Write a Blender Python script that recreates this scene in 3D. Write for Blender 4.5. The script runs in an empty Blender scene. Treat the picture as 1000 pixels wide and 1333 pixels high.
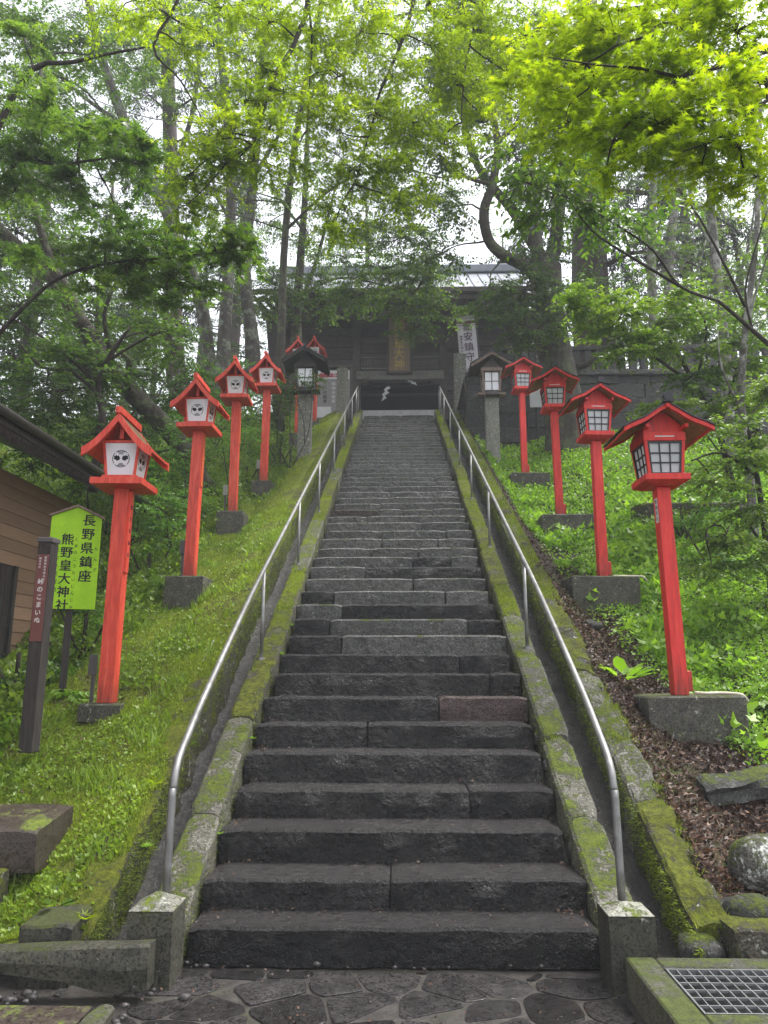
import bpy, math, random
import numpy as np
from mathutils import Vector, Matrix, noise
R = math.radians
sc = bpy.context.scene
# ---------------------------------------------------------------- camera, sky, sun, exposure
cam_d = bpy.data.cameras.new('camera'); cam = bpy.data.objects.new('camera', cam_d)
sc.collection.objects.link(cam); sc.camera = cam
cam.location = (0.055, 0.0, 1.55)
cam.rotation_euler = (R(90 + 12.0), 0.0, R(1.35))
cam_d.sensor_fit = 'VERTICAL'; cam_d.sensor_height = 36.0; cam_d.lens = 36.0 * 950.0 / 1333.0
cam_d.clip_start = 0.05; cam_d.clip_end = 500.0
W = bpy.data.worlds.new('World'); sc.world = W; W.use_nodes = True
nt = W.node_tree; nt.nodes.clear()
sky = nt.nodes.new('ShaderNodeTexSky'); sky.sky_type = 'NISHITA'; sky.sun_disc = False
SUN_EL, SUN_AZ = 66.0, 70.0            # degrees; azimuth clockwise from +Y
sky.sun_elevation = R(SUN_EL); sky.sun_rotation = R(SUN_AZ)
sky.air_density = 1.0; sky.dust_density = 3.0; sky.ozone_density = 1.0
hsv = nt.nodes.new('ShaderNodeHueSaturation'); hsv.inputs['Saturation'].default_value = 0.22
bg = nt.nodes.new('ShaderNodeBackground'); bg.inputs['Strength'].default_value = 0.15
wo = nt.nodes.new('ShaderNodeOutputWorld')
nt.links.new(sky.outputs[0], hsv.inputs['Color']); nt.links.new(hsv.outputs[0], bg.inputs['Color']); nt.links.new(bg.outputs[0], wo.inputs['Surface'])
sd = bpy.data.lights.new('sun', 'SUN'); sd.energy = 1.5; sd.angle = R(25); sd.color = (1.0, 0.97, 0.92)
so = bpy.data.objects.new('sun', sd); sc.collection.objects.link(so)
az, el = R(SUN_AZ), R(SUN_EL)
sv = Vector((math.sin(az) * math.cos(el), math.cos(az) * math.cos(el), math.sin(el)))
so.rotation_euler = sv.to_track_quat('Z', 'Y').to_euler(); so.location = (0, 0, 30)
vs = sc.view_settings; vs.view_transform = 'Standard'; vs.look = 'None'; vs.gamma = 1.0; vs.use_curve_mapping = False
vs.exposure = 1.68
cy = sc.cycles
cy.max_bounces = 7; cy.diffuse_bounces = 4; cy.glossy_bounces = 2; cy.transmission_bounces = 5; cy.volume_bounces = 0
cy.use_denoising = True
rnd = random.Random(7)
C = sc.collection

# ---------------------------------------------------------------- material helpers
MATS = {}
def mat(name, build):
    m = bpy.data.materials.new(name); m.use_nodes = True
    n = m.node_tree; n.nodes.clear()
    out = n.nodes.new('ShaderNodeOutputMaterial'); build(n, out); MATS[name] = m; return m
def N(n, t, **kw):
    x = n.nodes.new(t)
    for k, v in kw.items():
        if k in x.inputs: x.inputs[k].default_value = v
        else: setattr(x, k, v)
    return x
def L(n, a, b): n.links.new(a, b)
def coords(n, obj=False):
    if obj:
        return N(n, 'ShaderNodeTexCoord').outputs['Object']
    return N(n, 'ShaderNodeNewGeometry').outputs['Position']
def noise_n(n, co, scale, detail=4.0, rough=0.55, dist=0.0):
    x = N(n, 'ShaderNodeTexNoise'); x.inputs['Scale'].default_value = scale; x.inputs['Detail'].default_value = detail
    x.inputs['Roughness'].default_value = rough; x.inputs['Distortion'].default_value = dist
    L(n, co, x.inputs['Vector']); return x.outputs['Fac']
def ramp(n, fac, stops):
    r = N(n, 'ShaderNodeValToRGB'); e = r.color_ramp.elements
    while len(e) < len(stops): e.new(0.5)
    for i, (p, c) in enumerate(stops):
        e[i].position = p; e[i].color = (c[0], c[1], c[2], 1) if not isinstance(c, (int, float)) else (c, c, c, 1)
    L(n, fac, r.inputs['Fac']); return r.outputs['Color']
def mixc(n, fac, a, b, mode='MIX'):
    m = N(n, 'ShaderNodeMix'); m.data_type = 'RGBA'; m.blend_type = mode
    for s, v in ((m.inputs['Factor'], fac), (m.inputs['A'], a), (m.inputs['B'], b)):
        pass
    ins = [i for i in m.inputs if i.enabled or True]
    F_, A_, B_ = m.inputs[0], m.inputs[6], m.inputs[7]
    for s, v in ((F_, fac), (A_, a), (B_, b)):
        if isinstance(v, (int, float)): s.default_value = v if s is F_ else (v, v, v, 1)
        elif isinstance(v, tuple): s.default_value = (v[0], v[1], v[2], 1)
        else: L(n, v, s)
    return m.outputs[2]
def math_n(n, op, a, b=None, clamp=False):
    m = N(n, 'ShaderNodeMath'); m.operation = op; m.use_clamp = clamp
    for s, v in ((m.inputs[0], a), (m.inputs[1], b)):
        if v is None: continue
        if isinstance(v, (int, float)): s.default_value = v
        else: L(n, v, s)
    return m.outputs[0]
def bump(n, h, strength=0.3, dist=0.01):
    b = N(n, 'ShaderNodeBump'); b.inputs['Strength'].default_value = strength; b.inputs['Distance'].default_value = dist
    L(n, h, b.inputs['Height']); return b.outputs['Normal']
def principled(n, out, col, rough=0.6, spec=0.5, normal=None, metal=0.0):
    p = N(n, 'ShaderNodeBsdfPrincipled')
    for s, v in ((p.inputs['Base Color'], col), (p.inputs['Roughness'], rough)):
        if isinstance(v, (int, float)): s.default_value = v
        elif isinstance(v, tuple): s.default_value = (v[0], v[1], v[2], 1)
        else: L(n, v, s)
    p.inputs['Specular IOR Level'].default_value = spec; p.inputs['Metallic'].default_value = metal
    if normal is not None: L(n, normal, p.inputs['Normal'])
    if out is not None: L(n, p.outputs[0], out.inputs['Surface'])
    return p
def up_n(n):
    g = N(n, 'ShaderNodeNewGeometry'); s = N(n, 'ShaderNodeSeparateXYZ'); L(n, g.outputs['Normal'], s.inputs[0]); return s.outputs['Z']
def simple(name, col, rough=0.5, spec=0.4, nscale=0, namp=0.15, bs=0.0, bd=0.004, bscale=60, metal=0.0, dirt=None):
    def b(n, out):
        co = coords(n); c = col
        if nscale:
            f = noise_n(n, co, nscale, 5)
            lo = tuple(v * (1 - namp) for v in col); hi = tuple(min(1, v * (1 + namp)) for v in col)
            c = ramp(n, f, [(0.3, lo), (0.7, hi)])
        if dirt is not None:
            f2 = noise_n(n, co, dirt[1], 6, 0.65)
            c = mixc(n, ramp(n, f2, [(dirt[2], 0.0), (dirt[2] + 0.14, 1.0)]), c, dirt[0])
        nm = bump(n, noise_n(n, co, bscale, 4), bs, bd) if bs else None
        principled(n, out, c, rough, spec, nm, metal)
    return mat(name, b)

def stone_mat(name, dark, light, moss=0.0, lichen=0.0, rough=(0.3, 0.6), bscale=22, bs=0.9, bd=0.02, mosscol=((0.05, 0.08, 0.008), (0.16, 0.20, 0.02)), rnd_amp=0.35, lich=(0.42, 0.44, 0.36), tread_sheen=None, lsc=20, speck=0.5, spec=0.4):
    def b(n, out):
        co = coords(n)
        f = noise_n(n, co, 9, 8, 0.7)
        fine = noise_n(n, co, 95, 4, 0.75)
        c = ramp(n, f, [(0.3, dark), (0.72, light)])
        oi = N(n, 'ShaderNodeObjectInfo')
        k = ramp(n, oi.outputs['Random'], [(0.0, 1 - rnd_amp), (1.0, 1 + rnd_amp)])
        c = mixc(n, 1.0, c, k, 'MULTIPLY')
        c = mixc(n, ramp(n, fine, [(0.54, 0.0), (0.68, speck)]), c, (0.03 + light[0] * 2.6, 0.03 + light[1] * 2.6, 0.03 + light[2] * 2.6))
        c = mixc(n, ramp(n, noise_n(n, co, 60, 4, 0.7), [(0.40, 0.9), (0.50, 0.0)]), c, (dark[0] * 0.35, dark[1] * 0.35, dark[2] * 0.35))
        if tread_sheen:
            c = mixc(n, math_n(n, 'MULTIPLY', ramp(n, up_n(n), [(0.55, 0.0), (0.9, 0.75)]), ramp(n, noise_n(n, co, 7, 6, 0.7), [(0.3, 0.35), (0.7, 1.0)])), c, tread_sheen)  # lighter up-facing faces: overhead light and sheen on treads painted into the colour
        if lichen:
            l1 = noise_n(n, co, lsc, 8, 0.75, 0.4)
            t = 0.66 - 0.16 * lichen
            c = mixc(n, ramp(n, l1, [(t, 0.0), (t + 0.05, 0.85)]), c, lich)
        h = math_n(n, 'ADD', noise_n(n, co, bscale, 6, 0.62), math_n(n, 'MULTIPLY', noise_n(n, co, bscale * 5, 3), 0.35))
        rg = ramp(n, noise_n(n, co, 5, 5), [(0.35, rough[0]), (0.65, rough[1])])
        if moss:
            u = up_n(n)
            m1 = noise_n(n, co, 4.5, 8, 0.7)
            mm = math_n(n, 'ADD', m1, math_n(n, 'ADD', math_n(n, 'MULTIPLY', u, 0.16), math_n(n, 'MULTIPLY', math_n(n, 'SUBTRACT', noise_n(n, co, 38, 5, 0.75), 0.5), 0.5)))
            t = 0.74 - 0.3 * moss
            mk = ramp(n, mm, [(t - 0.02, 0.0), (t + 0.08, 1.0)])
            mc = ramp(n, noise_n(n, co, 26, 6, 0.7), [(0.3, mosscol[0]), (0.7, mosscol[1])])
            c = mixc(n, mk, c, mc)
            rg = mixc(n, mk, rg, 0.95)
            h = math_n(n, 'ADD', h, math_n(n, 'MULTIPLY', mk, math_n(n, 'MULTIPLY', noise_n(n, co, 90, 4, 0.7), 1.4)))
        principled(n, out, c, rg, spec, bump(n, h, bs, bd))
    return mat(name, b)

M_step = stone_mat('wet_basalt', (0.006, 0.006, 0.0062), (0.025, 0.024, 0.0235), tread_sheen=(0.052, 0.047, 0.046), rough=(0.1, 0.34), bscale=22, bs=1.0, bd=0.04, speck=0.55, spec=0.4, rnd_amp=0.5)
M_step_mossy = stone_mat('grey_basalt', (0.030, 0.029, 0.027), (0.120, 0.117, 0.108), tread_sheen=(0.105, 0.102, 0.10), moss=0.22, lichen=0.3, rough=(0.18, 0.5), bscale=16, bs=1.0, bd=0.028, speck=0.6, spec=0.5, rnd_amp=0.35)
M_step_red = stone_mat('reddish_basalt', (0.030, 0.018, 0.016), (0.075, 0.048, 0.042), moss=0.1, rough=(0.3, 0.6), bscale=16, bs=1.0, bd=0.025, speck=0.4)
M_kerb = stone_mat('mossy_kerb_stone', (0.045, 0.043, 0.035), (0.15, 0.14, 0.11), moss=0.38, lichen=0.55, lich=(0.27, 0.28, 0.23), lsc=34, rough=(0.5, 0.85), bscale=14, bd=0.02)
M_kerb2 = stone_mat('very_mossy_kerb_stone', (0.03, 0.028, 0.02), (0.10, 0.09, 0.065), moss=0.66, lichen=0.5, rough=(0.6, 0.9), bscale=14, bd=0.03, mosscol=((0.03, 0.042, 0.004), (0.20, 0.225, 0.012)))
M_wall = stone_mat('dark_wall_stone', (0.018, 0.018, 0.017), (0.06, 0.058, 0.054), moss=0.3, lichen=0.35, rough=(0.5, 0.85), bscale=9, bd=0.03)
M_conc = stone_mat('old_concrete', (0.045, 0.042, 0.034), (0.15, 0.14, 0.115), moss=0.5, lichen=0.4, rough=(0.6, 0.85), bscale=40, bd=0.006, mosscol=((0.04, 0.05, 0.012), (0.09, 0.105, 0.025)), speck=0.2)
M_conc2 = stone_mat('mossy_concrete', (0.05, 0.05, 0.036), (0.12, 0.115, 0.085), moss=0.38, lichen=0.2, rough=(0.6, 0.85), bscale=50, bd=0.006, mosscol=((0.035, 0.045, 0.012), (0.10, 0.125, 0.025)), speck=0.2)
M_pillar = stone_mat('stained_granite', (0.02, 0.021, 0.014), (0.085, 0.08, 0.06), moss=0.35, lichen=0.2, rough=(0.5, 0.8), bscale=40, bd=0.006, mosscol=((0.03, 0.04, 0.01), (0.07, 0.08, 0.02)), speck=0.12)
M_pale = stone_mat('sky_bright_threshold', (0.40, 0.41, 0.42), (0.68, 0.69, 0.70), rough=(0.2, 0.5), bscale=20, bd=0.004, bs=0.3, rnd_amp=0.05)  # near-white base colour stands in for sky light on the wet floor
M_cap = stone_mat('pale_lichened_stone', (0.18, 0.18, 0.15), (0.36, 0.35, 0.30), moss=0.1, lichen=0.6, rough=(0.7, 0.9), bscale=40, bd=0.008, speck=0.3)
M_post_stone = stone_mat('lichened_granite', (0.12, 0.12, 0.10), (0.28, 0.27, 0.23), moss=0.3, lichen=0.7, rough=(0.7, 0.9), bscale=30, bd=0.01)
M_rock = stone_mat('field_stone', (0.05, 0.047, 0.04), (0.17, 0.16, 0.14), lsc=9, moss=0.45, lichen=0.9, rough=(0.6, 0.9), bscale=12, bd=0.03, lich=(0.62, 0.64, 0.60), speck=0.4)
M_pave = stone_mat('wet_paving_stone', (0.018, 0.017, 0.017), (0.058, 0.054, 0.053), moss=0.0, rough=(0.1, 0.32), bscale=10, bs=0.7, bd=0.012, rnd_amp=0.5, speck=0.12, spec=0.35)
M_slab = stone_mat('brown_slab', (0.035, 0.026, 0.022), (0.085, 0.066, 0.056), moss=0.1, rough=(0.25, 0.5), bscale=40, bs=0.6, bd=0.006, speck=0.06)
M_pebble = stone_mat('pebble', (0.02, 0.019, 0.019), (0.07, 0.06, 0.058), rough=(0.3, 0.6), bscale=30, bs=0.4, bd=0.004, rnd_amp=0.6, speck=0.0)

def mortar(n, out):
    co = coords(n)
    c = ramp(n, noise_n(n, co, 12, 8, 0.7), [(0.3, (0.025, 0.022, 0.02)), (0.7, (0.085, 0.077, 0.07))])
    m = ramp(n, noise_n(n, co, 2.2, 6, 0.7), [(0.55, 0.0), (0.7, 0.7)])
    c = mixc(n, m, c, (0.05, 0.06, 0.02))
    principled(n, out, c, ramp(n, noise_n(n, co, 4, 4), [(0.35, 0.25), (0.65, 0.6)]), 0.5, bump(n, noise_n(n, co, 45, 6, 0.65), 0.9, 0.012))
M_mortar = mat('wet_mortar', mortar)
def channel(n, out):
    co = coords(n)
    mp = N(n, 'ShaderNodeMapping'); mp.inputs['Scale'].default_value = (1, 0.35, 1); L(n, co, mp.inputs[0])
    f = noise_n(n, mp.outputs[0], 38, 6, 0.7, 0.3)
    c = ramp(n, noise_n(n, co, 8, 6), [(0.3, (0.018, 0.017, 0.017)), (0.7, (0.06, 0.056, 0.052))])
    principled(n, out, c, ramp(n, f, [(0.4, 0.05), (0.62, 0.3)]), 0.6, bump(n, f, 1.0, 0.02))
M_channel = mat('wet_channel', channel)
def moss_ground(n, out):
    co = coords(n)
    a = noise_n(n, co, 1.6, 10, 0.72); b = noise_n(n, co, 55, 5, 0.7)
    g = ramp(n, b, [(0.28, (0.08, 0.10, 0.008)), (0.72, (0.24, 0.31, 0.032))])
    d = ramp(n, b, [(0.3, (0.05, 0.036, 0.022)), (0.7, (0.12, 0.09, 0.05))])
    c = mixc(n, ramp(n, a, [(0.48, 0.0), (0.60, 0.85)]), g, d)
    principled(n, out, c, 0.9, 0.2, bump(n, math_n(n, 'ADD', noise_n(n, co, 120, 4, 0.7), noise_n(n, co, 25, 4)), 1.0, 0.02))
M_moss = mat('moss_ground', moss_ground)
def dirt_ground(n, out):
    co = coords(n)
    b = noise_n(n, co, 60, 6, 0.75)
    d = ramp(n, b, [(0.3, (0.018, 0.012, 0.009)), (0.5, (0.045, 0.028, 0.021)), (0.75, (0.10, 0.066, 0.05))])
    g = ramp(n, b, [(0.3, (0.03, 0.05, 0.008)), (0.7, (0.12, 0.16, 0.02))])
    a = noise_n(n, co, 1.1, 8, 0.7)
    c = mixc(n, ramp(n, a, [(0.52, 0.0), (0.66, 0.9)]), d, g)
    principled(n, out, c, 0.8, 0.35, bump(n, math_n(n, 'ADD', noise_n(n, co, 90, 5, 0.75), noise_n(n, co, 20, 4)), 1.0, 0.03))
M_dirt = mat('litter_ground', dirt_ground)

def red_paint(name, col, fade):
    def b(n, out):
        co = coords(n)
        mp = N(n, 'ShaderNodeMapping'); mp.inputs['Scale'].default_value = (9, 9, 1.2); L(n, co, mp.inputs[0])
        f = noise_n(n, mp.outputs[0], 3.0, 6, 0.65)
        c = ramp(n, f, [(0.3, tuple(v * 0.66 for v in col)), (0.5, col), (0.72, fade)])
        d = noise_n(n, co, 11, 8, 0.75)
        c = mixc(n, ramp(n, d, [(0.63, 0.0), (0.74, 0.6)]), c, (0.16, 0.035, 0.02))
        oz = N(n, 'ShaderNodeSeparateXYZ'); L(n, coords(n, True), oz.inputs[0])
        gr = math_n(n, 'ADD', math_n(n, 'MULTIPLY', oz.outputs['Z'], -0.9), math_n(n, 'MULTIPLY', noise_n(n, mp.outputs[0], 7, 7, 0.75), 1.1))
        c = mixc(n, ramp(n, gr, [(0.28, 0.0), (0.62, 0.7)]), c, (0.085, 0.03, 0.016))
        c = mixc(n, ramp(n, noise_n(n, mp.outputs[0], 22, 5, 0.7), [(0.66, 0.0), (0.7, 0.5)]), c, (0.30, 0.16, 0.11))
        principled(n, out, c, ramp(n, f, [(0.3, 0.42), (0.7, 0.62)]), 0.4, bump(n, noise_n(n, mp.outputs[0], 14, 4), 0.35, 0.004))
    return mat(name, b)
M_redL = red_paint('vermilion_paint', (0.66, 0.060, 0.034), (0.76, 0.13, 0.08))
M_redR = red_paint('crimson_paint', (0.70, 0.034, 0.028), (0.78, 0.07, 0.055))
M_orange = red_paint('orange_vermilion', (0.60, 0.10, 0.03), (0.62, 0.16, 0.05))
M_black = simple('black_lacquer', (0.014, 0.014, 0.016), 0.4, 0.5, 20, 0.3)
M_tile = simple('black_roof_sheet', (0.028, 0.029, 0.033), 0.38, 0.5, 15, 0.4, 0.3, 0.003)
M_paper = simple('white_acrylic', (0.74, 0.74, 0.77), 0.45, 0.4, 6, 0.05)
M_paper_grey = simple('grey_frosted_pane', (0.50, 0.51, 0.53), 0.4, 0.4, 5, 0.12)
M_ink = simple('black_ink', (0.02, 0.02, 0.022), 0.6, 0.2)
M_inkp = simple('purple_ink', (0.09, 0.035, 0.07), 0.7, 0.2)
M_shingle = simple('moss_stained_roof', (0.17, 0.085, 0.045), 0.75, 0.3, 30, 0.4, 0.4, 0.004, 60, dirt=((0.13, 0.14, 0.05), 12, 0.5))
M_soffit = simple('brown_soffit', (0.34, 0.16, 0.06), 0.6, 0.3, 20, 0.3)
M_white = simple('white_paint', (0.72, 0.71, 0.70), 0.5, 0.3)
def weathered(name, lo, hi, sc_=(14, 14, 1.4), rough=0.8):
    def b(n, out):
        co = coords(n)
        mp = N(n, 'ShaderNodeMapping'); mp.inputs['Scale'].default_value = sc_; L(n, co, mp.inputs[0])
        f = noise_n(n, mp.outputs[0], 3.5, 7, 0.68)
        c = ramp(n, f, [(0.28, lo), (0.72, hi)])
        oi = N(n, 'ShaderNodeObjectInfo')
        c = mixc(n, 1.0, c, ramp(n, oi.outputs['Random'], [(0, 0.78), (1, 1.2)]), 'MULTIPLY')
        principled(n, out, c, rough, 0.25, bump(n, f, 0.6, 0.006))
    return mat(name, b)
M_woodv = weathered('weathered_wood', (0.055, 0.046, 0.043), (0.17, 0.145, 0.135))
M_woodh = weathered('weathered_boards', (0.05, 0.043, 0.044), (0.15, 0.13, 0.128), (1.4, 14, 16))
M_wood_light = weathered('pale_lantern_wood', (0.12, 0.085, 0.07), (0.34, 0.25, 0.21))
M_wood_black = weathered('charred_wood', (0.018, 0.016, 0.015), (0.06, 0.052, 0.046))
M_wood_beam = weathered('carved_beam_wood', (0.18, 0.16, 0.155), (0.38, 0.35, 0.34), (1.4, 14, 16))
M_plaque = weathered('plaque_board', (0.24, 0.17, 0.11), (0.42, 0.31, 0.21))
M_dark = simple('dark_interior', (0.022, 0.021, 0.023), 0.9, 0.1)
M_siding = weathered('brown_siding', (0.22, 0.135, 0.085), (0.31, 0.195, 0.125), (1.4, 1.4, 30))
M_gold = simple('gold_leaf', (0.70, 0.50, 0.12), 0.45, 0.6, 8, 0.2)
M_rooff = simple('pale_metal_roof', (0.20, 0.215, 0.245), 0.45, 0.5, 5, 0.15, 0.2, 0.003, metal=0.3)
M_eave = simple('eave_metal', (0.035, 0.030, 0.028), 0.45, 0.5, 12, 0.3)
M_steel = simple('galvanised_pipe', (0.26, 0.258, 0.255), 0.5, 0.5, 9, 0.3, 0.1, 0.001, metal=0.7, dirt=((0.20, 0.19, 0.18), 14, 0.55))
M_grate = simple('galvanised_grate', (0.24, 0.245, 0.25), 0.5, 0.5, 14, 0.25, metal=0.6)
def lime(n, out):
    co = coords(n)
    c = ramp(n, noise_n(n, co, 6, 6, 0.7), [(0.3, (0.27, 0.56, 0.008)), (0.7, (0.41, 0.72, 0.012))])
    sp = noise_n(n, co, 70, 4, 0.6)
    c = mixc(n, ramp(n, sp, [(0.66, 0.0), (0.7, 0.7)]), c, (0.04, 0.08, 0.01))
    principled(n, out, c, 0.55, 0.3, bump(n, sp, 0.2, 0.003))
M_lime = mat('lime_green_paint', lime)
M_plate = simple('maroon_plate', (0.16, 0.055, 0.05), 0.35, 0.5, 8, 0.15, dirt=((0.34, 0.24, 0.25), 9, 0.6))
M_poster = simple('grey_poster', (0.34, 0.31, 0.33), 0.6, 0.3, 30, 0.3)
M_pink = simple('rose_red_print', (0.50, 0.05, 0.12), 0.6, 0.3)
M_cloth = simple('banner_cloth', (0.66, 0.63, 0.68), 0.8, 0.1, 4, 0.06)
M_cable = simple('cream_cable', (0.5, 0.46, 0.36), 0.5, 0.4)
M_box = simple('grey_box', (0.10, 0.09, 0.095), 0.5, 0.4)
M_boxw = simple('pale_box', (0.42, 0.40, 0.40), 0.5, 0.4)

def bark(name, lo, hi, lich, amt, vs_=2.0):
    def b(n, out):
        co = coords(n)
        mp = N(n, 'ShaderNodeMapping'); mp.inputs['Scale'].default_value = (1, 1, 0.28); L(n, co, mp.inputs[0])
        f = noise_n(n, mp.outputs[0], 16 * vs_ / 2, 7, 0.7)
        c = ramp(n, f, [(0.3, lo), (0.7, hi)])
        l = noise_n(n, co, 3.2, 8, 0.72)
        c = mixc(n, ramp(n, l, [(0.68 - amt * 0.3, 0.0), (0.76 - amt * 0.3, 0.85)]), c, lich)
        principled(n, out, c, 0.8, 0.25, bump(n, f, 1.0, 0.03))
    return mat(name, b)
M_barkdark = bark('wet_dark_bark', (0.014, 0.011, 0.009), (0.055, 0.043, 0.034), (0.07, 0.085, 0.03), 0.3)
M_barkmoss = bark('mossy_bark', (0.02, 0.017, 0.013), (0.075, 0.062, 0.048), (0.09, 0.11, 0.05), 0.6)
M_barklich = bark('lichened_bark', (0.022, 0.019, 0.016), (0.085, 0.075, 0.062), (0.17, 0.19, 0.14), 0.6)
M_barkbrown = bark('brown_cedar_bark', (0.03, 0.02, 0.017), (0.095, 0.066, 0.056), (0.08, 0.075, 0.06), 0.2)
M_birch = bark('pale_birch_bark', (0.04, 0.036, 0.032), (0.20, 0.185, 0.165), (0.36, 0.35, 0.32), 0.6)

def leafmat(name, dark, mid, light, trans=0.5, tr_gain=1.6, rough=0.38):
    def b(n, out):
        a = N(n, 'ShaderNodeAttribute'); a.attribute_name = 'tint'
        c = ramp(n, a.outputs['Fac'], [(0.0, dark), (0.5, mid), (1.0, light)])
        p = principled(n, None, c, rough, 0.45)
        t = N(n, 'ShaderNodeBsdfTranslucent')
        tc = mixc(n, 1.0, c, (tr_gain, tr_gain * 1.06, tr_gain * 0.55), 'MULTIPLY')
        L(n, tc, t.inputs['Color'])
        mx = N(n, 'ShaderNodeMixShader'); mx.inputs[0].default_value = trans
        L(n, p.outputs[0], mx.inputs[1]); L(n, t.outputs[0], mx.inputs[2]); L(n, mx.outputs[0], out.inputs['Surface'])
    return mat(name, b)
M_lf_lime = leafmat('yellow_green_maple_leaf', (0.085, 0.135, 0.005), (0.19, 0.26, 0.006), (0.34, 0.39, 0.010), 0.68, 1.9)
M_lf_green = leafmat('green_maple_leaf', (0.04, 0.085, 0.012), (0.085, 0.155, 0.018), (0.17, 0.25, 0.025), 0.5, 1.6)
M_lf_deep = leafmat('deep_green_leaf', (0.032, 0.072, 0.012), (0.075, 0.14, 0.018), (0.15, 0.23, 0.03), 0.48, 1.7, 0.3)
M_lf_dark = leafmat('dark_forest_leaf', (0.024, 0.052, 0.010), (0.05, 0.10, 0.016), (0.105, 0.17, 0.028), 0.48, 1.7)
M_lf_con = leafmat('cedar_needles', (0.010, 0.022, 0.012), (0.020, 0.042, 0.020), (0.036, 0.066, 0.030), 0.25, 1.2, 0.5)
M_lf_bush = leafmat('bush_leaf', (0.035, 0.09, 0.012), (0.075, 0.17, 0.02), (0.16, 0.30, 0.035), 0.45, 1.6)
M_lf_weed = leafmat('weed_leaf', (0.07, 0.14, 0.012), (0.15, 0.28, 0.022), (0.28, 0.44, 0.05), 0.45, 1.6)
M_lf_bankweed = leafmat('bank_weed_leaf', (0.075, 0.13, 0.012), (0.16, 0.25, 0.022), (0.29, 0.40, 0.06), 0.45, 1.6)
M_lf_moss = leafmat('moss_tuft', (0.055, 0.08, 0.006), (0.19, 0.26, 0.018), (0.36, 0.43, 0.04), 0.4, 1.5, 0.8)
M_litter = leafmat('dead_leaf', (0.018, 0.009, 0.006), (0.055, 0.028, 0.019), (0.16, 0.085, 0.05), 0.15, 1.0, 0.5)

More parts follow.
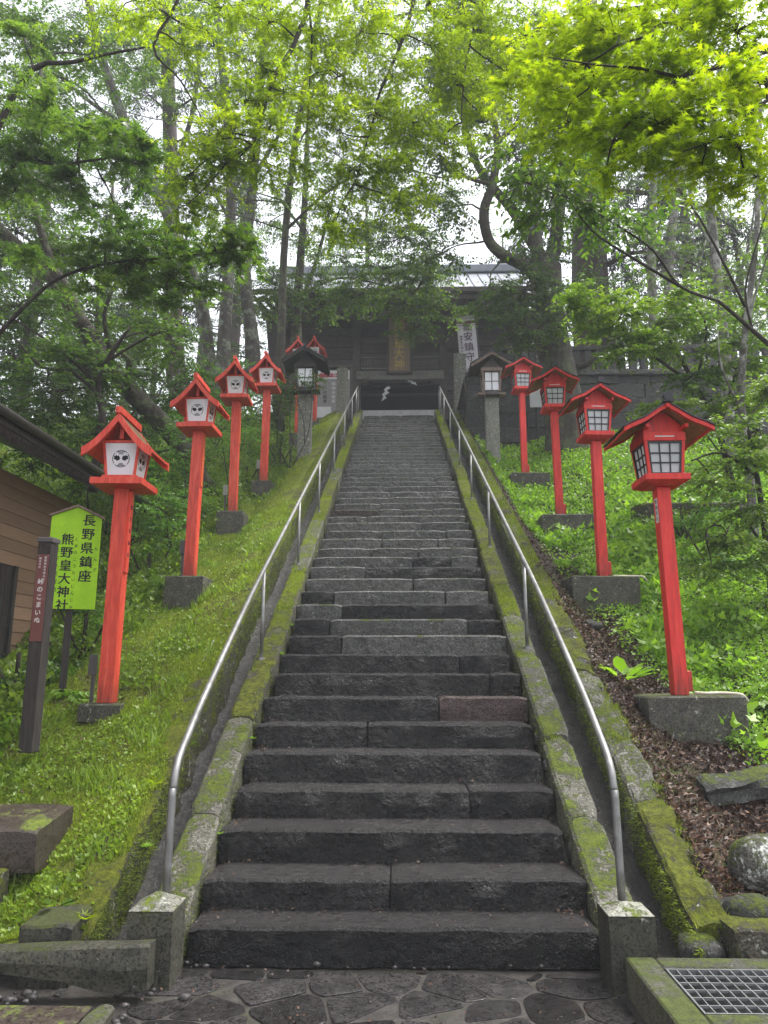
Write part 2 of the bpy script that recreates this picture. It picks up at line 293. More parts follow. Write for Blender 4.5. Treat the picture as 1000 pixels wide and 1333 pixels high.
# ---------------------------------------------------------------- mesh helpers
class MB:
    def __init__(s): s.v = []; s.f = []; s.m = []
    def add(s, vs, fs, mi=0):
        b = len(s.v); s.v += [tuple(p) for p in vs]; s.f += [tuple(b + i for i in f) for f in fs]; s.m += [mi] * len(fs); return s
    def hexa(s, p, mi=0):   # 8 corners: bottom 4 ccw, top 4 ccw
        return s.add(p, [(3, 2, 1, 0), (4, 5, 6, 7), (0, 1, 5, 4), (1, 2, 6, 5), (2, 3, 7, 6), (3, 0, 4, 7)], mi)
    def box(s, x0, x1, y0, y1, z0, z1, mi=0):
        return s.hexa([(x0, y0, z0), (x1, y0, z0), (x1, y1, z0), (x0, y1, z0), (x0, y0, z1), (x1, y0, z1), (x1, y1, z1), (x0, y1, z1)], mi)
    def bevbox(s, x0, x1, y0, y1, z0, z1, c=0.004, mi=0):
        vs = []
        for z, k in ((z0, c), (z0 + c, 0), (z1 - c, 0), (z1, c)):
            a, b_, d, e = x0 + k, x1 - k, y0 + k, y1 - k
            vs += [(a, d, z), (b_, d, z), (b_, e, z), (a, e, z)]
        fs = [(3, 2, 1, 0), (12, 13, 14, 15)]
        for r in range(3):
            for i in range(4):
                j = (i + 1) % 4; fs.append((r * 4 + i, r * 4 + j, r * 4 + 4 + j, r * 4 + 4 + i))
        return s.add(vs, fs, mi)
    def frust(s, b, t, z0, z1, mi=0):  # b,t = (x0,x1,y0,y1)
        return s.hexa([(b[0], b[2], z0), (b[1], b[2], z0), (b[1], b[3], z0), (b[0], b[3], z0), (t[0], t[2], z1), (t[1], t[2], z1), (t[1], t[3], z1), (t[0], t[3], z1)], mi)
    def prism_y(s, poly, y0, y1, mi=0):   # poly of (x,z) ccw seen from -Y
        n = len(poly); vs = [(x, y0, z) for x, z in poly] + [(x, y1, z) for x, z in poly]
        fs = [tuple(range(n)), tuple(reversed(range(n, 2 * n)))] + [(j, i, i + n, j + n) for i, j in ((i, (i + 1) % n) for i in range(n))]
        return s.add(vs, fs, mi)
    def prism_z(s, poly, z0, z1, mi=0, inset=0.0):
        n = len(poly); cx = sum(p[0] for p in poly) / n; cy_ = sum(p[1] for p in poly) / n
        k = 1 - inset
        vs = [(x, y, z0) for x, y in poly] + [(x, y, z1 - inset * 0.15) for x, y in poly] + [(cx + (x - cx) * k, cy_ + (y - cy_) * k, z1) for x, y in poly]
        fs = [tuple(reversed(range(n))), tuple(range(2 * n, 3 * n))]
        for r in range(2):
            fs += [(r * n + i, r * n + (i + 1) % n, (r + 1) * n + (i + 1) % n, (r + 1) * n + i) for i in range(n)]
        return s.add(vs, fs, mi)
    def tube(s, pts, rad, n=8, mi=0, caps=True):
        P = [Vector(p) for p in pts]; m = len(P); rs = rad if hasattr(rad, '__len__') else [rad] * m
        vs = []; up = None
        for i in range(m):
            t = (P[min(i + 1, m - 1)] - P[max(i - 1, 0)]).normalized()
            if up is None: up = Vector((0, 0, 1)) if abs(t.z) < 0.9 else Vector((1, 0, 0))
            a = t.cross(up).normalized(); b = a.cross(t).normalized(); up = b
            for k in range(n):
                th = 2 * math.pi * k / n
                vs.append(P[i] + (a * math.cos(th) + b * math.sin(th)) * rs[i])
        fs = []
        for i in range(m - 1):
            for k in range(n):
                k2 = (k + 1) % n; fs.append((i * n + k, i * n + k2, (i + 1) * n + k2, (i + 1) * n + k))
        if caps: fs += [tuple(reversed(range(n))), tuple(range((m - 1) * n, m * n))]
        return s.add(vs, fs, mi)
    def mesh(s, name, mats, smooth=False):
        me = bpy.data.meshes.new(name); me.from_pydata(s.v, [], s.f)
        for m in (mats if isinstance(mats, (list, tuple)) else [mats]): me.materials.append(m)
        if len(set(s.m)) > 1: me.polygons.foreach_set('material_index', s.m)
        if smooth: me.polygons.foreach_set('use_smooth', [True] * len(me.polygons))
        me.update(); return me
    def build(s, name, mats, parent=None, smooth=False, fix=True):
        me = s.mesh(name, mats, smooth)
        if fix:
            import bmesh
            bm = bmesh.new(); bm.from_mesh(me); bmesh.ops.recalc_face_normals(bm, faces=bm.faces); bm.to_mesh(me); bm.free()
        return link(name, me, parent)
def link(name, data, parent=None, loc=None, rot=None):
    o = bpy.data.objects.new(name, data); C.objects.link(o)
    if parent is not None: o.parent = parent
    if loc is not None: o.location = loc
    if rot is not None: o.rotation_euler = rot
    return o
def tag(o, label=None, cat=None, group=None, kind=None):
    if label: o['label'] = label
    if cat: o['category'] = cat
    if group: o['group'] = group
    if kind: o['kind'] = kind
    return o
def thing(name, label, cat, loc=(0, 0, 0), rz=0.0, group=None):
    o = link(name, None, None, loc, (0, 0, rz)); o.empty_display_size = 0.1
    return tag(o, label, cat, group)
def struct(name, label=None):
    o = link(name, None); return tag(o, label, None, None, 'structure')
def copy_tree(o, parent=None):
    c = o.copy(); C.objects.link(c); c.parent = parent
    for ch in list(o.children): copy_tree(ch, c)
    return c

def S(y): return max(0.0, min(9.38, (y - 4.3) * 0.528))
def nz(x, y, z, s=1.0): return noise.noise(Vector((x * s, y * s, z * s)))

def rough_box(mb, x0, x1, y0, y1, zt0, zt1, zb0, zb1, seg, amp=0.012, ch=0.018, mi=0, along='x'):
    """a stone with worn edges: rings along x (or y); the top runs zt0..zt1 and the bottom zb0..zb1 along y"""
    ring = []
    if along == 'x':
        n = seg + 1
        for i in range(n):
            u = i / seg; x = x0 + (x1 - x0) * u
            e = ch * 0.7 if i in (0, n - 1) else 0
            pr = [(y0 + e, zb0), (y0 + e, zt0 - ch - e), (y0 + ch + e, zt0 - e), (y1, zt1 - e), (y1, zb1)]
            pr.insert(1, (y0 + e, (zb0 + zt0) / 2))
            for (y, z) in pr:
                d = amp * nz(x * 3.1, y * 5, z * 6, 1.7) + amp * 0.6 * nz(x * 9, y * 9, z * 11)
                front = y < (y0 + y1) / 2; d *= 0.7 if front else 1
                ring.append((x + (amp * nz(x * 4, y * 7, z * 7 + 9) if i in (0, n - 1) else 0), y + (d * 1.3 if front else 0), z + (d * 0.55 if z > (zb0 + zt0) / 2 else 0)))
        k = 6
    else:
        n = seg + 1
        for i in range(n):
            u = i / seg; y = y0 + (y1 - y0) * u; zt = zt0 + (zt1 - zt0) * u; zb = zb0 + (zb1 - zb0) * u
            e = ch if i in (0, n - 1) else 0
            pr = [(x0 + e, zb), (x0 + e, (zb + zt) / 2), (x0 + e, zt - ch - e), (x0 + ch + e, zt - e), ((x0 + x1) / 2, zt - e * 0.5), (x1 - ch - e, zt - e), (x1 - e, zt - ch - e), (x1 - e, (zb + zt) / 2), (x1 - e, zb)]
            for (x, z) in pr:
                d = amp * nz(x * 4, y * 3.1, z * 4, 1.9) + amp * 0.7 * nz(x * 11, y * 9, z * 9)
                s_ = 1 if x > (x0 + x1) / 2 else -1
                top = z > zt - ch - e - 1e-6
                ring.append((x + (0 if top else d * 1.2 * s_), y, z + (d if top else 0)))
        k = 9
    fs = []
    for i in range(n - 1):
        for j in range(k):
            j2 = (j + 1) % k; fs.append((i * k + j, i * k + j2, (i + 1) * k + j2, (i + 1) * k + j))
    fs += [tuple(range(k)), tuple(reversed(range((n - 1) * k, n * k)))]
    return mb.add(ring, fs, mi)

def rock(mb, c, r, seed, sub=2, amp=0.28, mi=0, flat=0.0):
    import bmesh
    bm = bmesh.new(); bmesh.ops.create_icosphere(bm, subdivisions=sub, radius=1.0)
    vs = []
    for v in bm.verts:
        p = v.co.copy(); d = 1 + amp * noise.noise(p * 1.1 + Vector((seed * 3.7, seed, 0))) + amp * 0.4 * noise.noise(p * 2.8 + Vector((0, seed, 2)))
        q = p * d
        if flat: q.z = max(-flat, min(flat, q.z))
        vs.append((c[0] + q.x * r[0], c[1] + q.y * r[1], c[2] + q.z * r[2]))
    fs = [tuple(v.index for v in f.verts) for f in bm.faces]; bm.free()
    return mb.add(vs, fs, mi)

# ---------------------------------------------------------------- leaves (numpy)
def shape_star(lobes=5):
    pts = [(0.0, 0.0)]
    ang = [-38, 10, 50, 90, 130, 170, 218] if lobes == 7 else [0, 45, 90, 135, 180]
    rad = [0.42, 0.72, 0.92, 1.0, 0.92, 0.72, 0.42] if lobes == 7 else [0.62, 0.9, 1.0, 0.9, 0.62]
    out = []
    for i, (a, r) in enumerate(zip(ang, rad)):
        out.append((r * math.cos(R(a)), r * math.sin(R(a))))
        if i < len(ang) - 1:
            m = (a + ang[i + 1]) / 2; out.append((0.27 * math.cos(R(m)), 0.27 * math.sin(R(m))))
    pts = [(0.0, -0.08)] + out
    v = [(x, y, -0.18 * (x * x + (y - 0.2) ** 2)) for x, y in pts]
    n = len(v)
    # fan from the base keeps every face small and the blade slightly cupped
    return np.array(v), [(0, i, i + 1) for i in range(1, n - 1)]
STAR5 = shape_star(5); STAR7 = shape_star(7)
OVAL = (np.array([(0, 0, 0), (0.26, 0.35, 0.05), (0.2, 0.72, 0.03), (0, 1.0, -0.06), (-0.2, 0.72, 0.03), (-0.26, 0.35, 0.05)]), [(0, 1, 2, 3), (0, 3, 4, 5)])
DIAM = (np.array([(0, 0, 0), (0.3, 0.45, 0.06), (0, 1.0, -0.05), (-0.3, 0.45, 0.06)]), [(0, 1, 2), (0, 2, 3)])
BLADE = (np.array([(-0.09, 0, 0), (0.09, 0, 0), (0.0, 1.0, 0.0)]), [(0, 1, 2)])
NEEDLE = (np.array([(-0.12, 0, 0), (0.12, 0, 0), (0.07, 0.8, -0.05), (-0.07, 0.8, -0.05)]), [(0, 1, 2, 3)])
TRI3 = (np.array([(0, 0, 0), (0.42, 0.3, 0.03), (0.16, 0.42, 0), (0.0, 1.0, -0.08), (-0.16, 0.42, 0), (-0.42, 0.3, 0.03)]), [(0, 1, 2, 3), (0, 3, 4, 5)])

def unit(a): return a / np.maximum(np.linalg.norm(a, axis=-1, keepdims=True), 1e-9)
def leaf_arrays(pos, direc, norm, size, shape):
    V, F = shape; n = len(pos)
    y = unit(direc); z = unit(norm - (norm * y).sum(1, keepdims=True) * y); x = np.cross(y, z)
    sz = size[:, None, None]
    P = pos[:, None, :] + sz * (V[None, :, 0:1] * x[:, None, :] + V[None, :, 1:2] * y[:, None, :] + V[None, :, 2:3] * z[:, None, :])
    return P.reshape(-1, 3), n, len(V), F
def fast_mesh(name, chunks, mats, tubes=None):
    """chunks: list of (P, n, k, F, tint, mi); tubes: an MB for the twigs"""
    vs, loops, tot, mi, tint = [], [], [], [], []; base = 0
    for (P, n, k, F, t, m) in chunks:
        vs.append(P); off = base + np.arange(n)[:, None] * k
        fl = np.concatenate([np.array(f) for f in F]); fl = (off + fl[None, :])
        # order per leaf: faces one after another
        loops.append(fl.reshape(-1)); tot.append(np.tile(np.array([len(f) for f in F]), n)); mi.append(np.full(n * len(F), m))
        tint.append(np.repeat(t, k)); base += n * k
    if tubes is not None and tubes.v:
        vs.append(np.array(tubes.v)); loops.append(np.concatenate([np.array(f) for f in tubes.f]) + base)
        tot.append(np.array([len(f) for f in tubes.f])); mi.append(np.array(tubes.m)); tint.append(np.full(len(tubes.v), 0.5)); base += len(tubes.v)
    vs = np.concatenate(vs); loops = np.concatenate(loops); tot = np.concatenate(tot); mi = np.concatenate(mi); tint = np.concatenate(tint)
    me = bpy.data.meshes.new(name); me.vertices.add(len(vs)); me.vertices.foreach_set('co', vs.astype(np.float32).ravel())
    me.loops.add(len(loops)); me.loops.foreach_set('vertex_index', loops.astype(np.int32))
    me.polygons.add(len(tot)); st = np.concatenate([[0], np.cumsum(tot)[:-1]]).astype(np.int32)
    me.polygons.foreach_set('loop_start', st); me.polygons.foreach_set('loop_total', tot.astype(np.int32))
    me.polygons.foreach_set('material_index', mi.astype(np.int32))
    a = me.attributes.new('tint', 'FLOAT', 'POINT'); a.data.foreach_set('value', tint.astype(np.float32))
    for m in mats: me.materials.append(m)
    me.update(calc_edges=True); return me

rg = np.random.default_rng(11)
def bez(a, b, n, wob, sag=0.0):
    a = np.array(a, float); b = np.array(b, float); L_ = np.linalg.norm(b - a); out = []
    w1 = rg.normal(0, wob * L_, 3); w2 = rg.normal(0, wob * L_, 3)
    for i in range(n + 1):
        t = i / n; p = a * (1 - t) + b * t + w1 * math.sin(math.pi * t) + w2 * math.sin(2 * math.pi * t) * 0.6
        p[2] += sag * L_ * math.sin(math.pi * t); out.append(p)
    return out
def crown(pads, limbs, leaf, size, shape, per=16, slen=0.5, droop=0.25, flat=0.6, twig_r=0.004, branch_r=0.02, mats=None, clump=5, tint_sh=0.0, twigs=True, gap=1.0):
    """pads: (centre, rx, ry, rz, sprays).  Every pad hangs on a branch from the nearest limb point;
    each clump on a side branch; each spray is a twig with leaves set along it."""
    tb = MB(); ch = []; limbpts = np.array([p for l in limbs for p in l]) if limbs else None
    for (c, rx, ry, rz, ns) in pads:
        c = np.array(c, float); tone = rg.normal(0, 0.12)
        if limbpts is not None and branch_r > 0:
            d = np.linalg.norm(limbpts - c, axis=1) + 0.4 * np.maximum(0, limbpts[:, 2] - c[2]); k = np.argmin(d); a = limbpts[k]
            br = bez(a, c, 7, 0.07, 0.05); tb.tube([tuple(p) for p in br], list(np.linspace(branch_r * 1.6, branch_r * 0.7, 8)), 5, 1, False)
        nc = max(1, int(ns / clump))
        cd = unit(rg.normal(size=(nc, 3))) * (rg.random((nc, 1)) ** 0.45)
        cc = c + cd * np.array([rx, ry, rz])
        for q in cc:
            if branch_r > 0 and twigs:
                s0 = c + (q - c) * 0.05; bb = bez(s0, q, 4, 0.1, 0.06)
                tb.tube([tuple(p) for p in bb], list(np.linspace(branch_r * 0.6, twig_r * 1.2, 5)), 4, 1, False)
            m = clump
            out = unit(unit((q - c) / np.array([rx, ry, rz]) + 1e-6)[None, :] * 0.8 + rg.normal(size=(m, 3)) * np.array([1, 1, 0.45]))
            out[:, 2] = out[:, 2] * (1 - flat) - droop * 0.6; out = unit(out)
            ln = slen * (0.6 + 0.7 * rg.random(m)); st = q + rg.normal(size=(m, 3)) * np.array([rx, ry, rz]) * 0.07
            if twigs:
                for j in range(m):
                    e = st[j] + out[j] * ln[j]; e[2] -= droop * 0.35 * ln[j]; md = (st[j] + e) / 2 + np.array([0, 0, droop * 0.12 * ln[j]])
                    tb.tube([tuple(st[j]), tuple(md), tuple(e)], [twig_r, twig_r * 0.8, twig_r * 0.4], 3, 1, False)
            t = np.tile(np.linspace(0.12, 1.0, per), m) + rg.normal(0, 0.02, m * per); O = np.repeat(out, per, 0); Ln = np.repeat(ln, per)
            side = unit(np.cross(O, np.array([0, 0, 1.0])) + 1e-6); sg = np.tile(np.where(np.arange(per) % 2, 1.0, -1.0), m)[:, None]
            P = np.repeat(st, per, 0) + O * (t * Ln)[:, None]; P[:, 2] -= droop * 0.35 * Ln * t * t
            P += side * sg * (size * 0.35 * rg.random((m * per, 1))) * gap
            D = unit(O * 0.55 + side * sg * 0.9 + rg.normal(0, 0.28, (m * per, 3))); D[:, 2] -= droop
            Nn = np.array([0, -0.15, 1.0]) + rg.normal(0, 0.55, (m * per, 3))
            szs = size * (0.65 + 0.55 * rg.random(m * per))
            PP, n_, k_, F_ = leaf_arrays(P, unit(D), Nn, szs, shape)
            tn = np.clip(0.5 + tint_sh + tone + rg.normal(0, 0.10) + rg.normal(0, 0.17, n_), 0, 1)
            ch.append((PP, n_, k_, F_, tn, 0))
    # join equal-shaped chunks
    P = np.concatenate([c[0] for c in ch]); n = sum(c[1] for c in ch); tn = np.concatenate([c[4] for c in ch])
    return [(P, n, ch[0][2], ch[0][3], tn, 0)], tb
def catmull(pts, rs, sub=4):
    P = [np.array(p, float) for p in pts]; out = []; ro = []
    for i in range(len(P) - 1):
        p0 = P[max(i - 1, 0)]; p1 = P[i]; p2 = P[i + 1]; p3 = P[min(i + 2, len(P) - 1)]
        for k in range(sub):
            t = k / sub
            out.append(0.5 * ((2 * p1) + (-p0 + p2) * t + (2 * p0 - 5 * p1 + 4 * p2 - p3) * t * t + (-p0 + 3 * p1 - 3 * p2 + p3) * t ** 3)); ro.append(rs[i] * (1 - t) + rs[i + 1] * t)
    out.append(P[-1]); ro.append(rs[-1]); return out, ro
def tree(name, label, cat, trunk, limbs, pads, bark_m, leaf_m, size, shape, group=None, tsides=10, **kw):
    """trunk: (points, radii); limbs: list of (points, radii)"""
    base = trunk[0][0]; root = thing(name, label, cat, base, 0, group); bx, by, bz = base
    def sub(o, p): return [(q[0] - bx, q[1] - by, q[2] - bz) for q in p]
    allp = []
    tp, tr = catmull(*trunk); tp2 = []
    flare = [r * (1 + 0.5 * math.exp(-i / 1.6)) if trunk[1][0] > 0.08 else r for i, r in enumerate(tr)]
    mb = MB(); mb.tube(sub(root, [tuple(p) for p in tp]), flare, tsides); mb.build('trunk', bark_m, root, True, False); allp.append(tp)
    for lp, lr in limbs:
        p, r = catmull(lp, lr); mb = MB(); mb.tube(sub(root, [tuple(q) for q in p]), r, 8); mb.build('limb', bark_m, root, True, False); allp.append(p)
    if pads:
        ch, tb = crown(pads, allp, leaf_m, size, shape, **kw)
        o3 = np.array([bx, by, bz])
        ch = [(P - o3, n, k, F, t, m) for (P, n, k, F, t, m) in ch]; tb.v = [(x - bx, y - by, z - bz) for x, y, z in tb.v]
        o = link('crown', fast_mesh('crown', ch, [leaf_m, bark_m], tb), root); o['kind'] = 'stuff'
    return root
def scatter(n, fx, size, shape, up=1.0, spread=0.8, tone=0.5, lift=0.0, tv=0.2):
    """n leaves; fx(n) -> positions"""
    P = fx(n); n = len(P); D = rg.normal(0, spread, (n, 3)); D[:, 2] = np.abs(D[:, 2]) * 0.5 + up; Nn = rg.normal(0, 0.5, (n, 3)) + np.array([0, -0.25, 1.0])
    P = P.copy(); P[:, 2] += rg.random(n) * lift
    sz = size * (0.5 + rg.random(n)); PP, n_, k_, F_ = leaf_arrays(P, unit(D), Nn, sz, shape)
    low = 0.5 + 0.5 * np.sin(P[:, 0] * 2.3 + np.sin(P[:, 1] * 1.9) * 2) * np.cos(P[:, 1] * 1.7 + P[:, 0])
    return (PP, n_, k_, F_, np.clip(tone + (low - 0.5) * 0.35 + rg.normal(0, tv, n_), 0, 1), 0)
def text_col(chars, size, pitch, name, parent, m, loc, rot=(math.pi / 2, 0, 0), **kw):
    M = Matrix.Rotation(rot[2], 3, 'Z') @ Matrix.Rotation(rot[0], 3, 'X')
    for i, ch_ in enumerate(chars):
        d = M @ Vector((0, ((len(chars) - 1) / 2 - i) * pitch, 0)); text_mesh(ch_, size, name, parent, m, (loc[0] + d.x, loc[1] + d.y, loc[2] + d.z), rot, **kw)
def text_mesh(body, size, name='lettering', parent=None, m=None, loc=(0, 0, 0), rot=(math.pi / 2, 0, 0), depth=0.0008, vertical=False, step=1.08, bold=0.0, sx=1.0, heavy=0.0):
    if heavy:
        for k in (-1, 1): text_mesh(body, size, name, parent, m, (loc[0] + k * heavy, loc[1] - 0.0002 * (k + 2), loc[2] + k * heavy * 0.4), rot, depth, vertical, step, bold, sx)
        return None
    """flat print, a hair proud of its board; vertical: one character under another"""
    cu = bpy.data.curves.new(name, 'FONT'); cu.body = '\n'.join(body) if vertical else body
    cu.size = size; cu.extrude = depth; cu.offset = bold; cu.align_x = 'CENTER'; cu.align_y = 'CENTER'; cu.space_line = step; cu.resolution_u = 3
    t = bpy.data.objects.new(name, cu); C.objects.link(t); dg = bpy.context.evaluated_depsgraph_get(); dg.update()
    me = bpy.data.meshes.new_from_object(t.evaluated_get(dg)); bpy.data.objects.remove(t); me.materials.clear(); me.materials.append(m)
    for v in me.vertices: v.co.x *= sx
    o = link(name, me, parent, loc, rot); return o

# sight lines of the layout, used only to lay out far foliage at its own distance
def AT(x, y, D):
    dx, dy = (x - 500) / 950.0, (666.5 - y) / 950.0; P_, Y_ = R(12.0), R(1.35)
    f = Vector((-math.sin(Y_) * math.cos(P_), math.cos(Y_) * math.cos(P_), math.sin(P_))); r = Vector((math.cos(Y_), math.sin(Y_), 0)); u = Vector((math.sin(Y_) * math.sin(P_), -math.cos(Y_) * math.sin(P_), math.cos(P_)))
    v = f + r * dx + u * dy; t = D / v.y; return (0.055 + v.x * t, v.y * t, 1.55 + v.z * t)
def M_(px, D): return px * D * 1.04 / 950.0

# ================================================================ SETTING
# ---- hillside, two sheets either side of the stairway and a plateau on top
def Hleft(x, y):
    h = S(y) + 0.225 - 0.25 * max(0.0, min(1.0, (-x - 1.85) / 0.7))
    h -= 0.14 * max(0.0, min(1.0, (-x - 2.2) / 0.3)) * max(0.0, min(1.0, (y - 7.3) / 0.8))
    if y < 12: h -= 0.42 * max(0.0, min(2.2, -x - 3.1)) * min(1.0, (12 - y) / 2.0)
    h += 0.05 * nz(x * 1.3, y * 1.3, 0) + 0.035 * nz(x * 4, y * 4, 3) + 0.02 * nz(x * 9, y * 9, 3)
    if y < 4.75 and x < -1.9: h = min(h, 0.16 + 0.3 * max(0, (y - 4.2)))
    return h
def Hright(x, y):
    h = S(y) + 0.15 - (0.30 + 0.15 * max(0.0, min(1.0, (y - 6.8) / 1.5))) * max(0.0, min(1.0, (x - 1.85) / 0.45)) + 0.2 * max(0.0, min(1.0, (x - 3.1) / 0.8)) + 0.06 * nz(x * 1.1, y * 1.1, 5) + 0.03 * nz(x * 4, y * 4, 7)
    h += 0.10 * max(0.0, min(3, x - 3.2))
    if y > 17.2: h = min(h, S(17.2) + 0.5)
    if y > 18.7: h = 9.3
    return h
def sheet(name, xs, ys, fn, m):
    mb = MB(); nx, ny = len(xs), len(ys)
    mb.v = [(x, y, fn(x, y)) for y in ys for x in xs]
    mb.f = [(j * nx + i, j * nx + i + 1, (j + 1) * nx + i + 1, (j + 1) * nx + i) for j in range(ny - 1) for i in range(nx - 1)]; mb.m = [0] * len(mb.f)
    o = mb.build(name, m, None, True, False); tag(o, kind='structure'); return o
def rng(a, b, s): return list(np.arange(a, b - 1e-6, s)) + [b]
yl = rng(4.05, 12, 0.09) + rng(12.2, 22.05, 0.25) + [22.6, 25, 30, 40, 66]
hl = sheet('grass_bank', [-60, -30, -16, -11] + rng(-8.5, -5, 0.35) + rng(-4.8, -1.80, 0.09), yl, Hleft, M_moss); hl['label'] = 'mossy grass bank sloping up on the left of the stone stairway'
hr = sheet('hillside', rng(1.80, 5, 0.09) + rng(5.3, 9, 0.35) + [11, 16, 30, 60], yl[:-5] + [22.6, 25, 30, 40, 66], Hright, M_dirt); hr['label'] = 'leaf littered hillside right of the stone stairway'
g = MB(); g.v = [(-60, -14, -0.03), (60, -14, -0.03), (60, 5.2, -0.03), (-60, 5.2, -0.03)]; g.f = [(0, 1, 2, 3)]; g.m = [0]; tag(g.build('ground', M_mortar), 'wet grey ground at the foot of the stairway', kind='structure')
g = MB(); g.v = [(-1.93, 22.2, 9.30), (1.93, 22.2, 9.30), (1.93, 66, 9.30), (-1.93, 66, 9.30)]; g.f = [(0, 1, 2, 3)]; g.m = [0]; tag(g.build('terrace_ground', M_mortar), 'level ground at the top of the stairway', kind='structure')
# ---- body of masonry under the stones
g = MB(); vs = []
for y, z in ((4.4, -0.1), (4.4, 0.0), (22.4, 9.2), (22.4, -0.1)):
    vs += [(-1.36, y, z), (1.36, y, z)]
g.add(vs, [(0, 1, 3, 2), (2, 3, 5, 4), (4, 5, 7, 6), (0, 2, 4, 6), (1, 7, 5, 3), (0, 6, 7, 1)]); tag(g.build('stair_foundation', M_mortar), 'rubble and mortar under the stone stairway', kind='structure')

# ---- stone stairway, every stone its own
Ys = [4.30, 4.61, 5.00, 5.37, 5.70, 6.03]; Zs = [0.173, 0.340, 0.532, 0.728, 0.922, 1.118]
while len(Ys) < 50:
    k = len(Ys); Ys.append(6.03 + (k - 5) * (22.05 - 6.03) / 44.0); Zs.append(1.118 + (k - 5) * (9.38 - 1.118) / 44.0)
Ys = Ys[:50]; Zs = Zs[:50]
stair = struct('stone_stairway', 'long steep stairway of rough dark stone steps climbing to the shrine gate')
joints = {0: [], 1: [-0.02], 2: [], 3: [0.52], 4: [], 5: [-0.22], 6: [0.37], 7: [0.85], 8: [0.6], 9: [-0.55, -0.05][:1]}
rs_ = random.Random(5)
for i, (y, z) in enumerate(zip(Ys, Zs)):
    z0 = Zs[i - 1] if i else 0.0; yn = Ys[i + 1] if i < 49 else y + 0.5
    if i in joints: js = joints[i]
    else:
        js = sorted(rs_.uniform(-0.8, 0.8) for _ in range(rs_.choice([1, 2, 2, 3, 2]))); js = [a for q, a in enumerate(js) if q == 0 or a - js[q - 1] > 0.3]
    xs = [-1.1 - rs_.uniform(-0.012, 0.03)] + js + [1.1 + rs_.uniform(-0.02, 0.03)]
    for a, b in zip(xs[:-1], xs[1:]):
        near = i < 12; dz = rs_.uniform(-0.012, 0.008) if i > 2 else rs_.uniform(-0.004, 0.004); dy = rs_.uniform(-0.012, 0.012)
        mb = MB(); rough_box(mb, a + (0.005 if near else 0.011), b - (0.005 if near else 0.011), y + dy, yn + 0.12, z + dz, z + dz - 0.004, z0 - 0.02, z0 - 0.02, max(3, int((b - a) / (0.06 if near else 0.16))), 0.016 if near else 0.010, 0.017 if near else 0.014)
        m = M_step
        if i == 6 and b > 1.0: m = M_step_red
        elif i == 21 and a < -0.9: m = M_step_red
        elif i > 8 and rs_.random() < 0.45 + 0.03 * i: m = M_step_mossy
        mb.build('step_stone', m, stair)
# chips wedged at the step ends
for (x, y, z, r) in ((1.14, 5.05, 0.40, 0.05), (-1.13, 5.05, 0.42, 0.045), (1.13, 6.05, 1.0, 0.05), (-1.12, 5.45, 0.62, 0.035), (1.13, 5.75, 0.83, 0.04)):
    mb = MB(); rock(mb, (x, y, z), (r * 0.7, r, r * 1.5), x * 7, 1); mb.build('wedge_stone', M_step_mossy, stair)

# ---- kerbs, channels and outer walls along both sides
def slopewall(name, label, x0, x1, y0, y1, top, bot, mats, seglen, amp=0.02, seed=1, overhang=0.0):
    root = struct(name, label); r_ = random.Random(seed); y = y0
    while y < y1 - 0.15:
        ln = min(seglen * r_.uniform(0.75, 1.3), y1 - y)
        if y1 - (y + ln) < 0.25: ln = y1 - y
        a, b = y + 0.006, y + ln - 0.006; dz = r_.uniform(-0.018, 0.018); dx = r_.uniform(-0.012, 0.012)
        mb = MB(); rough_box(mb, x0 + dx, x1 + dx, a, b, (a - 4.3) * 0.528 + top + dz, (b - 4.3) * 0.528 + top + dz, (a - 4.3) * 0.528 + bot, (b - 4.3) * 0.528 + bot, max(3, int(ln / (0.07 if y < 9 else 0.2))), amp, 0.02, 0, 'y')
        mb.build('kerb_stone', mats(y, r_), root); y += ln
    return root
km = lambda y, r: M_kerb if y < 6.0 or r.random() < 0.2 else M_kerb2
slopewall('left_stair_kerb', 'mossy sloping kerb of long stones on the left edge of the stairway', -1.345, -1.13, 4.26, 22.1, 0.20, -0.35, km, 0.95, 0.014, 3)
slopewall('right_stair_kerb', 'mossy sloping kerb of long stones on the right edge of the stairway', 1.13, 1.345, 4.26, 22.1, 0.20, -0.35, km, 0.95, 0.014, 4)
slopewall('left_channel_wall', 'thickly mossed low wall holding the grass bank beside the water channel', -1.82, -1.60, 4.12, 22.1, 0.22, -0.5, lambda y, r: M_kerb2, 1.1, 0.04, 5)
slopewall('right_channel_wall', 'lichened and mossy low wall on the outer side of the right channel', 1.60, 1.82, 4.30, 22.1, 0.20, -0.5, lambda y, r: M_kerb if (5.2 < y < 6.6 or r.random() < 0.2) else M_kerb2, 0.8, 0.06, 6)
for sx, nm in ((-1, 'left'), (1, 'right')):
    mb = MB(); n = 90
    for i in range(n + 1):
        y = 3.95 + (22.2 - 3.95) * i / n; z = max(0.0, (y - 4.3) * 0.528) - 0.14 if y > 4.5 else -0.02 + 0.0 * y
        xa, xb = (1.33, 1.66) if sx > 0 else (-1.66, -1.33)
        for k in range(5):
            x = xa + (xb - xa) * k / 4; mb.v.append((x, y, z - 0.03 * math.sin(math.pi * k / 4) + 0.012 * nz(x * 6, y * 5, 1)))
    mb.f = [(i * 5 + k, i * 5 + k + 1, (i + 1) * 5 + k + 1, (i + 1) * 5 + k) for i in range(n) for k in range(4)]; mb.m = [0] * len(mb.f)
    tag(mb.build(nm + '_water_channel', M_channel, None, True, False), 'wet dark drainage channel running down the %s side of the stairway' % nm, kind='structure')

